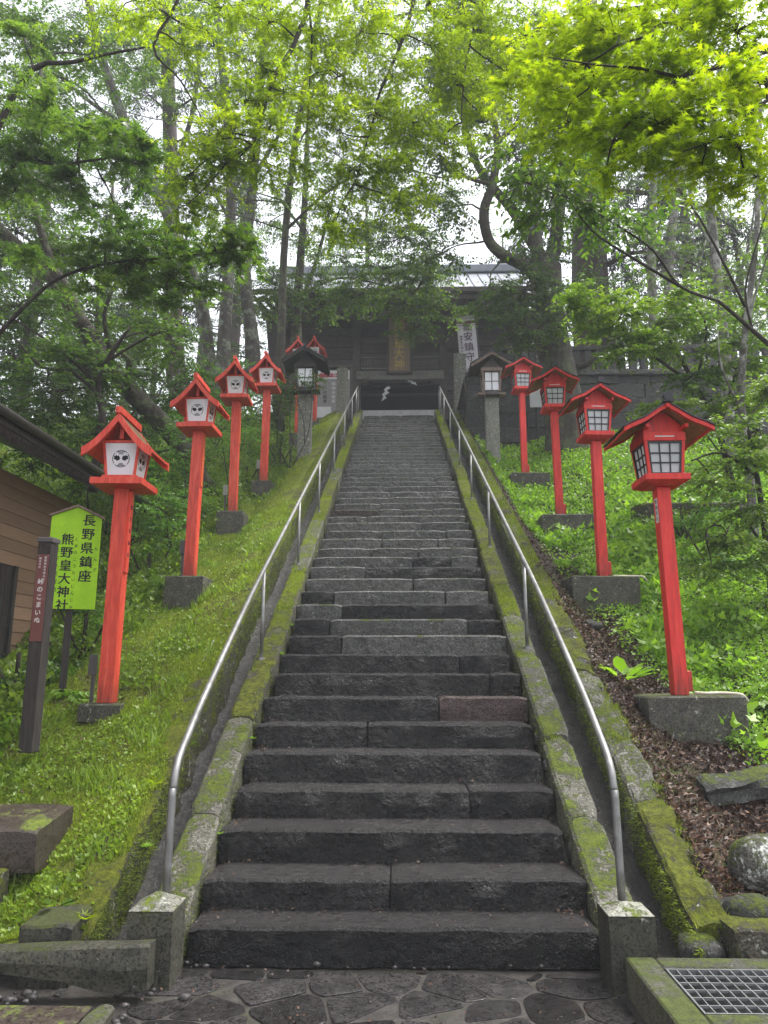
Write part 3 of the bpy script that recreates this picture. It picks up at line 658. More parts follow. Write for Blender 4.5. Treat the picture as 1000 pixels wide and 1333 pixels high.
# ---- granite end pillars with pyramid caps
for sx, lab in ((-1, 'short square stone pillar with pale pyramid cap at left foot of stairs'), (1, 'short square stone pillar with pale cap beside the drain grate at stair foot')):
    x = 1.225 * sx if sx < 0 else 1.20; zt = 0.335 if sx < 0 else 0.33
    t = thing('end_pillar', lab, 'stone pillar', (x, 4.13, 0), 0, 'stone pillars ending the stair kerbs')
    mb = MB(); mb.bevbox(-0.115, 0.115, -0.115, 0.115, -0.05, zt, 0.008); mb.build('shaft', M_pillar, t)
    mb = MB(); mb.frust((-0.115, 0.115, -0.115, 0.115), (-0.012, 0.012, -0.012, 0.012), zt + 0.001, zt + (0.062 if sx < 0 else 0.035)); mb.build('cap', M_cap, t)

# ---- paving of fitted irregular stones
pave = struct('pavement', 'crazy paving of wet dark stones set in mortar in front of the stairs')
pts = []; rp = random.Random(12)
gx, gy = 0.31, 0.25
for j in range(13):
    for i in range(10):
        pts.append((-1.45 + gx * i + (0.5 * gx if j % 2 else 0) + rp.uniform(-0.13, 0.13), 1.35 + gy * j + rp.uniform(-0.11, 0.11)))
def clip(poly, a, b, cc):
    out = []
    for k in range(len(poly)):
        p, q = poly[k], poly[(k + 1) % len(poly)]; dp = a * p[0] + b * p[1] - cc; dq = a * q[0] + b * q[1] - cc
        if dp <= 0: out.append(p)
        if dp * dq < 0:
            t = dp / (dp - dq); out.append((p[0] + (q[0] - p[0]) * t, p[1] + (q[1] - p[1]) * t))
    return out
for i, p in enumerate(pts):
    poly = [(p[0] - 0.5, p[1] - 0.5), (p[0] + 0.5, p[1] - 0.5), (p[0] + 0.5, p[1] + 0.5), (p[0] - 0.5, p[1] + 0.5)]
    for j, q in enumerate(pts):
        if i == j: continue
        dx, dy = q[0] - p[0], q[1] - p[1]; d = math.hypot(dx, dy)
        if d > 1.2: continue
        gap = 0.009 + 0.006 * nz(p[0] * 3 + q[0] * 3, p[1] * 3 + q[1] * 3, 2)
        poly = clip(poly, dx / d, dy / d, (dx * (p[0] + q[0]) / 2 + dy * (p[1] + q[1]) / 2) / d - gap)
        if len(poly) < 3: break
    for (a, b, c_) in ((0, 1, 4.27), (0, -1, -1.2), (1, 0, 1.12), (-1, 0, 1.24)): poly = clip(poly, a, b, c_) if len(poly) > 2 else poly
    if len(poly) < 3: continue
    # round and roughen the outline
    fine = []
    for k in range(len(poly)):
        a, b, c_ = poly[k - 1], poly[k], poly[(k + 1) % len(poly)]
        l1 = math.hypot(a[0] - b[0], a[1] - b[1]); l2 = math.hypot(c_[0] - b[0], c_[1] - b[1])
        if min(l1, l2) < 0.02: continue
        r1 = min(0.04, l1 * 0.36); r2 = min(0.04, l2 * 0.36)
        fine += [(b[0] + (a[0] - b[0]) * r1 / l1, b[1] + (a[1] - b[1]) * r1 / l1), (b[0] * 0.7 + (a[0] + c_[0]) * 0.15 * 1 if False else b[0] + ((a[0] - b[0]) * r1 / l1 + (c_[0] - b[0]) * r2 / l2) * 0.25, b[1] + ((a[1] - b[1]) * r1 / l1 + (c_[1] - b[1]) * r2 / l2) * 0.25), (b[0] + (c_[0] - b[0]) * r2 / l2, b[1] + (c_[1] - b[1]) * r2 / l2)]
    fine = [(x + 0.009 * nz(x * 14, y * 14, 1), y + 0.009 * nz(x * 14, y * 14, 4)) for x, y in fine]
    if len(fine) < 4: continue
    mb = MB(); mb.prism_z(fine, -0.05, -0.023 + rp.uniform(-0.004, 0.004), 0, 0.012); mb.build('paving_stone', M_pave, pave)

# ---- grated drain on the right
fr = struct('drain_surround', 'raised mossy concrete frame round the steel drain grate')
mb = MB(); X0, X1, Y0, Y1, zt = 1.15, 3.1, 2.2, 4.0, 0.155
mb.bevbox(X0, 1.29, Y0, Y1, -0.03, zt, 0.008); mb.build('frame_left', M_conc2, fr)
mb = MB(); mb.bevbox(1.293, X1, 3.88, Y1, -0.03, zt - 0.001, 0.008); mb.build('frame_back', M_conc2, fr)
mb = MB(); mb.bevbox(1.293, X1, Y0, 3.40, -0.03, zt - 0.001, 0.008); mb.build('frame_front', M_conc2, fr)
mb = MB(); mb.box(1.28, X1, 3.3, 3.95, -0.35, -0.25); mb.build('pit_floor', M_mortar, fr)
gr = thing('drain_grate', 'galvanised steel bar grate over the drain pit at bottom right', 'grate', (1.30, 3.41, 0.150))
mb = MB(); mb.box(0, 1.7, 0, 0.008, -0.03, 0.0); mb.box(0, 1.7, 0.452, 0.46, -0.03, 0.0); mb.box(0, 0.008, 0.009, 0.451, -0.03, 0); mb.build('rim', M_grate, gr)
me = MB().box(-0.0025, 0.0025, 0.009, 0.451, -0.045, -0.002).mesh('bearing_bar', M_grate)
for i in range(1, 34): link('bearing_bar', me, gr, (0.05 * i, 0, 0))
me = MB().box(0.009, 1.7, -0.003, 0.003, -0.012, -0.0005).mesh('cross_bar', M_grate)
for i in range(1, 6): link('cross_bar', me, gr, (0, 0.0767 * i, 0))

# ---- lower left corner: kerb plank of stone, pebbles, slab, blocks
sl = struct('left_slab', 'brown concrete slab in the lower left corner')
mb = MB(); mb.bevbox(-3.2, -1.36, 2.0, 3.68, -0.04, 0.045, 0.006); mb.build('slab', M_slab, sl)
mb = MB(); rough_box(mb, -1.352, -1.25, 2.0, 3.70, 0.05, 0.05, -0.04, -0.04, 14, 0.008, 0.012, 0, 'y'); mb.build('edge_strip', M_conc2, sl)
t = MB(); vs = []
prof = [(-3.3, 0.02, 0.15), (-2.9, 0.05, 0.17), (-2.5, 0.085, 0.19), (-2.1, 0.10, 0.205), (-1.9, 0.105, 0.21), (-1.6, 0.075, 0.222), (-1.42, 0.03, 0.228), (-1.3, 0.02, 0.23), (-1.17, 0.035, 0.235)]
for x, zb, zt in prof:
    for (y, z) in ((3.86, zb), (3.845, (zb + zt) / 2), (3.86, zt - 0.012), (3.875, zt), (3.955, zt - 0.004), (3.96, zb)): t.v.append((x, y + 0.008 * nz(x * 5, z * 9, 1), z + 0.006 * nz(x * 6, y * 9, 3)))
k = 6
t.f = [(i * k + j, i * k + (j + 1) % k, (i + 1) * k + (j + 1) % k, (i + 1) * k + j) for i in range(len(prof) - 1) for j in range(k)] + [tuple(range(k)), tuple(reversed(range((len(prof) - 1) * k, len(prof) * k)))]
t.m = [0] * len(t.f); o = t.build('edging_slab', M_pillar); tag(o, 'long thin weathered stone slab on edge with broken underside, lower left', 'stone slab')
def block(lab, x0, x1, y0, y1, zb, zt, m, dz=0.0, nm='stone_block', cat='stone block', amp=0.015, group=None):
    cx_, cy_ = (x0 + x1) / 2, (y0 + y1) / 2
    mb = MB(); rough_box(mb, x0 - cx_, x1 - cx_, y0 - cy_, y1 - cy_, zt - zb, zt - zb + dz, -0.08, -0.08, 10, amp, 0.014); o = mb.build(nm, m); o.location = (cx_, cy_, zb); return tag(o, lab, cat, group)
block('flat brown stone step jutting from the grass bank at the left edge', -3.3, -2.12, 4.6, 5.08, 0.44, 0.60, M_slab, 0.06)
block('dark mossy lower stone step under the flat brown one at left edge', -3.3, -2.25, 4.22, 4.58, 0.05, 0.40, M_kerb2, 0.0)
block('small square mossy stone block behind the long edging slab', -1.90, -1.63, 4.03, 4.3, -0.03, 0.26, M_pillar, 0.02)
block('old gravestone grey block at far left edge of bank by dark post', -3.6, -3.05, 5.35, 5.75, 0.6, 0.95, M_kerb2, 0.02)
for j, (x, y, r, lab) in enumerate(((-2.62, 4.19, 0.05, 'white lichened stone on the dark step at the left edge'),)):
    mb = MB(); rock(mb, (0, 0, 0), (r * 1.6, r, r * 0.7), 3); o = mb.build('stone', M_cap, None, True); o.location = (x, y, 0.40); tag(o, lab, 'stone')
pe = random.Random(3)
peb = []
for i in range(46): peb.append((pe.uniform(-2.55, -1.66), pe.uniform(3.70, 3.83), 0.03, pe.uniform(0.010, 0.026)))
for i in range(14): peb.append((pe.uniform(-1.24, -1.12), pe.uniform(3.45, 4.0), 0.005, pe.uniform(0.010, 0.022)))
for i in range(22): peb.append((pe.uniform(-1.2, 1.1), pe.choice([pe.uniform(4.2, 4.28), pe.uniform(3.2, 4.2)]), 0.008, pe.uniform(0.005, 0.013)))
peb += [(-0.98, 3.83, 0.012, 0.028), (-0.40, 4.24, 0.012, 0.022), (-0.98, 4.22, 0.01, 0.016)]
for i, (x, y, z, r) in enumerate(peb):
    mb = MB(); rock(mb, (0, 0, 0), (r * pe.uniform(0.9, 1.5), r, r * 0.7), i, 1, 0.2); o = mb.build('pebble', M_pebble, None, True); o.location = (x, y, z + r * 0.4)
    if i < 46: tag(o, 'small rounded pebble in the heap under the long edging slab', 'pebble', 'pebbles under the edging slab')
    elif i < 60: tag(o, 'small stone in the gap between slab and paving by the left pillar', 'pebble', 'stones beside the left pillar')
    elif i < 82: tag(o, 'tiny loose stone lying on the paving at the foot of stairs', 'pebble', 'loose stones on the paving')
    else: tag(o, ['larger angular stone lying on the paving left of centre', 'dark stone on the paving against the lowest step', 'dark stone on the paving near the left end of lowest step'][i - 82], 'pebble')
# right corner rocks
for (c_, r, m, lab, sd_, nm) in (
    ((2.22, 4.78, 0.40), (0.19, 0.17, 0.16), M_rock, 'rounded boulder blotched with white lichen at the right edge', 2, 'boulder'),
    ((1.97, 4.44, 0.22), (0.20, 0.11, 0.10), M_wall, 'slanting dark wedge of rock below the white blotched boulder', 5, 'rock'),
    ((1.62, 4.3, 0.08), (0.11, 0.10, 0.09), M_wall, 'dark rounded rock behind the drain frame', 8, 'rock')):
    mb = MB(); rock(mb, (0, 0, 0), r, sd_, 3); o = mb.build(nm, m, None, True); o.location = c_; tag(o, lab, 'rock')
block('low square stone block capped with bright moss behind the drain grate', 1.76, 2.2, 4.14, 4.36, -0.03, 0.235, M_kerb2)
mb = MB(); rough_box(mb, -0.62, 0.62, -0.09, 0.11, 0.055, 0.08, -0.10, -0.10, 26, 0.055, 0.03); o = mb.build('log', M_wall); o.location = (2.86, 5.76, 0.74); o.rotation_euler = (0, R(-6), R(8)); tag(o, 'rotting dark plank half buried below the nearest concrete lamp base', 'log')
# mossy ledge on the right bank
mb = MB(); rough_box(mb, -0.9, 0.9, -0.15, 0.5, 0.42, 0.46, -0.2, -0.2, 22, 0.05, 0.03); o = mb.build('mossy_ledge', M_kerb2); o.location = (4.72, 11.4, 3.66); tag(o, 'moss covered stone ledge in the slope behind the nearest right lantern', 'stone ledge')
for (x, y, s_, lab) in ((2.25, 8.6, 0.10, 'small dark stone on the litter below the second right concrete base'), (2.15, 7.25, 0.09, 'mossy stone on the slope between the two nearest right bases'), (2.5, 7.6, 0.07, 'small stone half hidden in leaf litter near the fern clump')):
    mb = MB(); rock(mb, (0, 0, 0), (s_ * 1.4, s_, s_ * 0.7), x * 9, 2); o = mb.build('stone', M_wall, None, True); o.location = (x, y, Hright(x, y)); tag(o, lab, 'stone')

# ---- retaining wall of dark blocks under the stone fence on the right
wr = tag(thing('stone_wall', 'tall dark lichened retaining wall of squared blocks below the stone fence', 'stone wall', (1.84, 18.35, 6.2)))
rw = random.Random(9); z = 0.0; row = 0
while z < 2.95:
    h = rw.uniform(0.34, 0.44) if z < 2.5 else 3.0 - z
    x = -rw.uniform(0, 0.5)
    while x < 11.0:
        w_ = rw.uniform(0.55, 0.95); a = max(0.0, x)
        mb = MB(); d = rw.uniform(-0.03, 0.03); rough_box(mb, a + 0.008, x + w_ - 0.008, d + 0.06 * (z), 0.5, z + h - 0.008, z + h - 0.008, z, z, 3, 0.03, 0.02); mb.build('wall_block', M_wall, wr); x += w_
    z += h
cp = MB(); rough_box(cp, -0.02, 11.4, 0.08, 0.55, 3.14, 3.14, 3.0, 3.0, 30, 0.02, 0.02); cp.build('coping', M_wall, wr)
fe = thing('stone_fence', 'grey stone post fence with gaps standing on the retaining wall', 'fence', (2.6, 18.65, 9.34))
pm = MB().bevbox(-0.09, 0.09, -0.07, 0.07, 0, 0.62, 0.01).mesh('fence_post', M_wall)
for i in range(35): link('fence_post', pm, fe, (0.15 + i * 0.3, 0, 0))
MB().bevbox(0, 10.6, -0.09, 0.09, 0.622, 0.74, 0.012).build('top_rail', M_wall, fe); MB().bevbox(0, 10.6, -0.1, 0.1, -0.12, -0.002, 0.012).build('base_rail', M_wall, fe)

# ---- hand rails
def rail(lab, sx, ys):
    root = thing('handrail', lab, 'handrail', (1.27 * sx, 4.2, 0.36), 0, 'steel handrails of the stairway')
    g_ = lambda y: (y - 4.3) * 0.528
    pts = [(0, -0.02, 0.0), (0, -0.01, 0.5), (0, 0.0, 0.69), (0, 0.035, 0.79), (0, 0.12, 0.87), (0, 0.3, 0.97)]
    h0 = g_(4.5) + 1.06 - 0.36 - 0.97
    pts = [(x, y, z + (h0 if z > 0.5 else 0)) for x, y, z in pts]
    for y in np.arange(5.0, 21.3, 1.5): pts.append((0.0, y - 4.2, g_(y) + 1.05 - 0.36))
    pts += [(0, 21.35 - 4.2, g_(21.35) + 1.05 - 0.36), (0, 21.6 - 4.2, g_(21.6) + 1.0 - 0.36), (0, 21.66 - 4.2, g_(21.6) + 0.85 - 0.36), (0, 21.66 - 4.2, g_(21.6) + 0.2 - 0.36)]
    pts = [(x - 0.07 * sx * max(0.0, 1 - max(0.0, y) / 1.4), y, z) for x, y, z in pts]
    p, r = catmull(pts, [0.021] * len(pts), 3)
    MB().tube([tuple(q) for q in p], 0.021, 10).build('rail', M_steel, root, True)
    for y in ys: MB().tube([(0, y - 4.2, g_(y) + 0.14 - 0.36), (0, y - 4.2, g_(y) + 1.035 - 0.36)], 0.017, 8).build('baluster', M_steel, root, True); MB().tube([(0, y - 4.2, g_(y) + 0.185 - 0.36), (0, y - 4.2, g_(y) + 0.215 - 0.36)], 0.034, 10).build('base_plate', M_steel, root)
rail('steel pipe handrail with thin posts on the left kerb of the stairway', -1, [7.0, 9.3, 11.5, 14.0, 16.5, 19.0, 20.8])
rail('steel pipe handrail with thin posts on the right kerb of the stairway', 1, [7.2, 9.9, 12.2, 14.5, 17.0, 19.3, 20.9])

# ================================================================ LANTERNS
def crest_mesh():
    """ring with two dark broad leaves and striped sprigs above and below, flat print in the XZ plane"""
    mb = MB()
    n = 40; r0, r1 = 0.92, 1.0
    for i in range(n):
        if i % 10 == 4: continue
        a, b = 2 * math.pi * i / n, 2 * math.pi * (i + 1) / n
        mb.add([(r0 * math.cos(a), 0, r0 * math.sin(a)), (r1 * math.cos(a), 0, r1 * math.sin(a)), (r1 * math.cos(b), 0, r1 * math.sin(b)), (r0 * math.cos(b), 0, r0 * math.sin(b))], [(0, 1, 2, 3)])
    leaf = [(0.10, 0.0), (0.2, 0.2), (0.3, 0.34), (0.42, 0.24), (0.55, 0.38), (0.66, 0.26), (0.84, 0.30), (0.78, 0.08), (0.86, -0.08), (0.62, -0.16), (0.46, -0.34), (0.34, -0.24), (0.18, -0.22)]
    for s in (1, -1):
        q = [(s * x, 0, z + 0.06) for x, z in leaf]; k = len(q)
        mb.add([(s * 0.45, 0, 0.06)] + q, [(0, i + 1, (i + 1) % k + 1) for i in range(k)])
    for s in (1, -1):
        for j, w_ in enumerate((0.46, 0.36, 0.26)):
            z0 = s * (0.80 - 0.13 * j)
            if s < 0: z0 = -0.80 + 0.13 * j; 
            mb.add([(-w_, 0, z0 - 0.03), (w_, 0, z0 - 0.03), (w_ * 0.85, 0, z0 + 0.04), (-w_ * 0.85, 0, z0 + 0.04)], [(0, 1, 2, 3)])
    return mb
def roof_profile(half, h, curve, n=6):
    """(x,z) points of the right slope from apex to eave, concave"""
    out = []
    for i in range(n + 1):
        u = i / n; out.append((half * u, h * ((1 - u) ** curve if True else 0) ))
    return out
def roof_slab(mb, prof, th, y0, y1, side, z0, mi=0):
    top = [(side * x, z0 + z) for x, z in prof]; bot = [(side * x, z0 + z - th) for x, z in prof]
    n = len(prof); vs = []
    for y in (y0, y1):
        vs += [(x, y, z) for x, z in top] + [(x, y, z) for x, z in bot]
    k = 2 * n; fs = []
    for i in range(n - 1):
        fs += [(i, i + 1, k + i + 1, k + i), (n + i, n + i + 1, k + n + i + 1, k + n + i), (i, i + 1, n + i + 1, n + i), (k + i, k + i + 1, k + n + i + 1, k + n + i)]
    fs += [(n - 1, 2 * n - 1, k + 2 * n - 1, k + n - 1), (0, n, k + n, k)]
    mb.add(vs, fs, mi)

def concrete_base(root, w, d, h, m=None, dx=0.0):
    MB().bevbox(-w / 2 + dx, w / 2 + dx, -d / 2, d / 2, -h, -0.001, 0.012).build('base', m or M_conc, root)

def crest_lantern(label, loc, rz=0.0, base=(0.34, 0.34, 0.13), plank=False, orange=False, scale=1.0):
    t = thing('crest_lantern', label, 'lantern', loc, rz, 'red lanterns with white crest panels along the left bank'); t.scale = (scale,) * 3
    hp = 1.925
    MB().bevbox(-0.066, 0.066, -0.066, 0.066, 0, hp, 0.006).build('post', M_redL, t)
    MB().bevbox(-0.235, 0.235, -0.23, 0.23, hp + 0.001, hp + 0.062, 0.004).build('tray', M_redL, t)
    MB().bevbox(-0.158, 0.158, -0.158, 0.158, hp + 0.065, hp + 0.10, 0.003).build('plinth', M_redL, t)
    zb, zt = hp + 0.101, hp + 0.40
    wb, wt = 0.138, 0.170
    for sx in (-1, 1):
        for sy in (-1, 1):
            b = sorted((sx * wb, sx * (wb - 0.020))); a = sorted((sy * wb, sy * (wb - 0.020))); b2 = sorted((sx * wt, sx * (wt - 0.022))); a2 = sorted((sy * wt, sy * (wt - 0.022)))
            MB().frust((b[0], b[1], a[0], a[1]), (b2[0], b2[1], a2[0], a2[1]), zb, zt).build('corner_post', M_redL, t)
    MB().bevbox(-0.17, 0.17, -0.165, 0.165, zt + 0.001, zt + 0.028, 0.003).build('head_frame', M_redL, t)
    for k in range(4):   # white panels with the crest printed on them
        q = wb - 0.012; q2 = wt - 0.012
        mb = MB(); mb.add([(-0.123, -q, zb), (0.123, -q, zb), (0.153, -q2, zt), (-0.153, -q2, zt), (-0.123, -q + 0.006, zb), (0.123, -q + 0.006, zb), (0.153, -q2 + 0.006, zt), (-0.153, -q2 + 0.006, zt)],
            [(0, 1, 2, 3), (7, 6, 5, 4), (0, 4, 5, 1), (2, 6, 7, 3), (1, 5, 6, 2), (0, 3, 7, 4)])
        o = mb.build('panel', M_paper, t); o.rotation_euler = (0, 0, k * math.pi / 2)
        c = link('crest', CREST, o, (0, -(q + q2) / 2 - 0.002, (zb + zt) / 2 + 0.005), (math.atan2(q2 - q, zt - zb), 0, 0)); c.scale = (0.08, 0.08, 0.08)
    apex = hp + 0.665; half, h = 0.308, 0.345
    prof = [(half * u, h * ((1 - u) ** 1.35) * 0.96) for u in (0, 0.12, 0.25, 0.4, 0.6, 0.8, 1.0)]
    for s in (-1, 1):
        mb = MB(); roof_slab(mb, prof, 0.02, -0.255, 0.255, s, apex - h, 0)
        o = mb.build('roof_slope', [M_redL, M_shingle], t)
        for p in o.data.polygons:
            if p.normal.z > 0.3: p.material_index = 1
    for s in (-1, 1):
        for yy in (-0.282, 0.257):
            mb = MB(); roof_slab(mb, [(x * 1.02, z + 0.006) for x, z in prof], 0.080, yy, yy + 0.028, s, apex - h, 0); mb.build('bargeboard', M_redL, t)
    MB().bevbox(-0.026, 0.026, -0.30, 0.26, apex - 0.02, apex + 0.045, 0.004).build('ridge', M_redL, t)
    MB().bevbox(-0.02, 0.02, -0.17, -0.13, zt + 0.036, apex - 0.06, 0.003).build('king_post', M_redL, t)
    MB().bevbox(-0.02, 0.02, 0.13, 0.17, zt + 0.036, apex - 0.06, 0.003).build('king_post', M_redL, t)
    if plank:
        o = MB().bevbox(0.067, 0.085, -0.045, 0.03, hp - 0.78, hp - 0.03, 0.003).build('name_plank', M_redL, t)
        me = text_col('献灯奉納者', 0.045, 0.11, 'lettering', o, M_ink, (0.0862, -0.01, hp - 0.40), (math.pi / 2, 0, math.pi / 2), depth=0.0005)
    if orange: MB().bevbox(0.067, 0.08, -0.045, 0.035, hp - 0.75, hp - 0.03, 0.003).build('name_plank', M_orange, t)
    concrete_base(t, *base); return t
CREST = crest_mesh().mesh('crest', M_ink)
cl = [
 ((-2.53, 6.55, 1.243), (0.36, 0.34, 0.16), True, False, 'nearest red lantern with white crest panels and lettered plank, beside the lime sign'),
 ((-2.61, 9.11, 2.653), (0.48, 0.42, 0.50), False, True, 'second red crest lantern up the left bank, orange plank on its post'),
 ((-2.71, 11.68, 4.026), (0.44, 0.42, 0.45), False, True, 'third red crest lantern up the left bank, behind the orange planked one'),
 ((-2.634, 13.81, 5.09), (0.38, 0.38, 0.3), False, False, 'fourth red crest lantern up the left bank, before the green hedge'),
 ((-2.632, 18.11, 7.466), (0.38, 0.38, 0.4), False, False, 'red crest lantern half hidden left behind the dark wooden lantern'),
 ((-2.50, 20.5, 8.62), (0.36, 0.36, 0.2), False, False, 'farthest red crest lantern peeping out right behind the dark wooden lantern')]
for k_, (loc, base, pl, orr, lab) in enumerate(cl):
    o = crest_lantern(lab, loc, R((1.0, -2.0, 2.5, -1.5, 2, -3)[k_]), base, pl, orr); o.rotation_euler[0] = R((0.3, -0.4, 0.5, -0.3, 0.2, 0)[k_]); o.rotation_euler[1] = R((0.4, 0.5, -0.4, 0.3, -0.3, 0)[k_])

def lattice_lantern(label, loc, base, rz=0.0, sc_=1.0, mark=False, cable=False, box=True):
    t = thing('lattice_lantern', label, 'lantern', loc, rz, 'red lanterns with black lattice windows along the right bank'); t.scale = (sc_,) * 3
    hp = 1.80
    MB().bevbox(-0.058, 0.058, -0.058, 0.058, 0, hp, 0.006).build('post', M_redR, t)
    MB().frust((-0.13, 0.13, -0.13, 0.13), (-0.19, 0.19, -0.19, 0.19), hp + 0.001, hp + 0.03).build('tray_bracket', M_redR, t)
    MB().bevbox(-0.195, 0.195, -0.195, 0.195, hp + 0.031, hp + 0.088, 0.004).build('tray', M_redR, t)
    zb, zt = hp + 0.089, hp + 0.385; wb, wt = 0.155, 0.18
    for sx in (-1, 1):
        for sy in (-1, 1):
            b = sorted((sx * wb, sx * (wb - 0.024))); a = sorted((sy * wb, sy * (wb - 0.024))); b2 = sorted((sx * wt, sx * (wt - 0.026))); a2 = sorted((sy * wt, sy * (wt - 0.026)))
            MB().frust((b[0], b[1], a[0], a[1]), (b2[0], b2[1], a2[0], a2[1]), zb, zt).build('corner_post', M_redR, t)
    for k in range(4):
        rt = (0, 0, k * math.pi / 2); q, q2 = wb - 0.016, wt - 0.016; lean = math.atan2(q2 - q, zt - zb)
        hw, hw2 = wb - 0.025, wt - 0.027
        def P(u, v, d): # u -1..1, v 0..1 on the leaning pane
            w_ = hw + (hw2 - hw) * v; return (u * w_, -(q + (q2 - q) * v) - d, zb + (zt - zb) * v)
        mb = MB(); mb.add([P(-1, 0, 0), P(1, 0, 0), P(1, 1, 0), P(-1, 1, 0), P(-1, 0, -0.005), P(1, 0, -0.005), P(1, 1, -0.005), P(-1, 1, -0.005)], [(0, 1, 2, 3), (7, 6, 5, 4), (0, 4, 5, 1), (2, 6, 7, 3), (1, 5, 6, 2), (0, 3, 7, 4)])
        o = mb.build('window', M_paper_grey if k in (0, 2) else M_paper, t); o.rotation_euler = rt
        def bar(u0, u1, v0, v1, nm, d=0.012):
            m_ = MB(); m_.add([P(u0, v0, 0.001), P(u1, v0, 0.001), P(u1, v1, 0.001), P(u0, v1, 0.001), P(u0, v0, d), P(u1, v0, d), P(u1, v1, d), P(u0, v1, d)], [(3, 2, 1, 0), (4, 5, 6, 7), (0, 1, 5, 4), (1, 2, 6, 5), (2, 3, 7, 6), (3, 0, 4, 7)]); m_.build(nm, M_black, o)
        bar(-1, -0.90, 0, 1, 'sash_rail', 0.016); bar(0.90, 1, 0, 1, 'sash_rail', 0.016); bar(-0.899, 0.899, 0, 0.05, 'sash_rail', 0.015); bar(-0.899, 0.899, 0.94, 0.99, 'sash_rail', 0.015)
        for u in (-0.31, 0.31): bar(u - 0.035, u + 0.035, 0.051, 0.939, 'glazing_bar', 0.010)
        for v in (0.35, 0.64): bar(-0.899, 0.899, v - 0.016, v + 0.016, 'glazing_bar', 0.013)
    MB().bevbox(-0.185, 0.185, -0.185, 0.185, zt + 0.001, zt + 0.08, 0.003).build('head_frame', M_redR, t)
    MB().box(-0.085, 0.085, -0.1885, -0.1855, zt + 0.034, zt + 0.044).build('white_strip', M_white, t)
    apex = hp + 0.70
    MB().prism_y([(-0.18, zt + 0.081), (0.18, zt + 0.081), (0.155, zt + 0.15), (0.03, apex - 0.05), (-0.03, apex - 0.05), (-0.155, zt + 0.15)], -0.165, 0.165).build('gable_box', M_redR, t)
    half = 0.382
    prof = [(0, 0.255), (0.07, 0.215), (0.14, 0.165), (0.2, 0.125), (0.26, 0.10), (0.32, 0.074), (half, 0.04)]
    z0 = apex - 0.255
    for s in (-1, 1):
        mb = MB(); roof_slab(mb, prof, 0.016, -0.285, 0.285, s, z0 - 0.012, 0); mb.build('soffit', M_soffit, t)
        mb = MB(); roof_slab(mb, [(x * 1.035, z + 0.004) for x, z in prof], 0.014, -0.325, 0.325, s, z0, 0); mb.build('roof_slope', M_tile, t)
        for yy in (-0.315, 0.287):
            mb = MB(); roof_slab(mb, [(x * 1.02, z - 0.012) for x, z in prof], 0.038, yy, yy + 0.027, s, z0, 0); mb.build('bargeboard', M_redR, t)
        MB().box(*(sorted((s * (half - 0.018), s * half))), -0.286, 0.286, z0 + 0.0, z0 + 0.022).build('eave_strip', M_redR, t)
    MB().tube([(0, -0.33, apex + 0.012), (0, 0.33, apex + 0.012)], 0.022, 8).build('ridge', M_tile, t)
    mb = MB(); mb.tube([(0, -0.355, apex + 0.035), (0, -0.315, apex + 0.035)], 0.042, 10); mb.box(-0.05, 0.05, -0.35, -0.325, apex - 0.01, apex + 0.02); mb.build('ridge_end_tile', M_black, t)
    mb = MB(); mb.box(-0.016, 0.016, -0.335, -0.31, apex - 0.055, apex - 0.02); mb.build('gable_block', M_redR, t)
    for s in (-1, 1): MB().box(*(sorted((s * 0.155, s * 0.185))), -0.27, -0.19, zt + 0.10, zt + 0.13).build('rafter_end', M_redR, t)
    if box: MB().bevbox(0.06, 0.10, -0.045, 0.035, 0.03, 0.20, 0.004).build('outlet_box', M_redR, t)
    if mark:
        o = MB().box(-0.062, -0.0592, -0.04, 0.015, hp - 0.32, hp - 0.10).build('name_tag', M_white, t)
        text_col('奉納者名', 0.045, 0.05, 'lettering', o, M_ink, (-0.0625, -0.012, hp - 0.21), (math.pi / 2, 0, -math.pi / 2), depth=0.0004)
    w_, d_, h_, dx = base
    MB().bevbox(-w_ / 2 + dx, w_ / 2 + dx, -0.2, d_ - 0.2, -h_, -0.001, 0.014).build('base', M_conc, t)
    if cable:
        p, r = catmull([(0.12, -0.02, 0.02), (0.2, -0.06, 0.014), (0.3, -0.05, 0.016), (0.4, -0.08, 0.012), (0.47, -0.12, 0.0), (0.52, -0.10, -0.05)], [0.014] * 6, 4)
        MB().tube([tuple(q) for q in p], 0.014, 7).build('cable', M_cable, t, True)
    return t
ll = [
 ((2.447, 6.53, 1.314), (0.80, 0.62, 0.60, 0.06), True, True, 'nearest red lantern with black lattice windows, on the widest concrete base at right', 1.02),
 ((2.612, 9.28, 2.659), (0.84, 0.6, 0.60, -0.03), False, True, 'second red lattice lantern up the right bank, on a block above dry leaves', 1.0),
 ((2.67, 11.82, 3.977), (0.86, 0.55, 0.60, 0.1), False, False, 'third red lattice lantern up the right bank, base sunk in bright weeds', 1.0),
 ((2.585, 14.48, 5.392), (0.80, 0.5, 0.60, 0.08), False, False, 'farthest red lattice lantern on the right bank, beside the wooden stone-post lantern', 0.98)]
for k_, (loc, base, mk, cb, lab, s_) in enumerate(ll):
    o = lattice_lantern(lab, loc, base, R((1.0, 3.0, -1.0, 2.0)[k_]), s_, mk, cb); o.rotation_euler[1] = R((-0.5, 0.4, -0.3, 0.4)[k_])
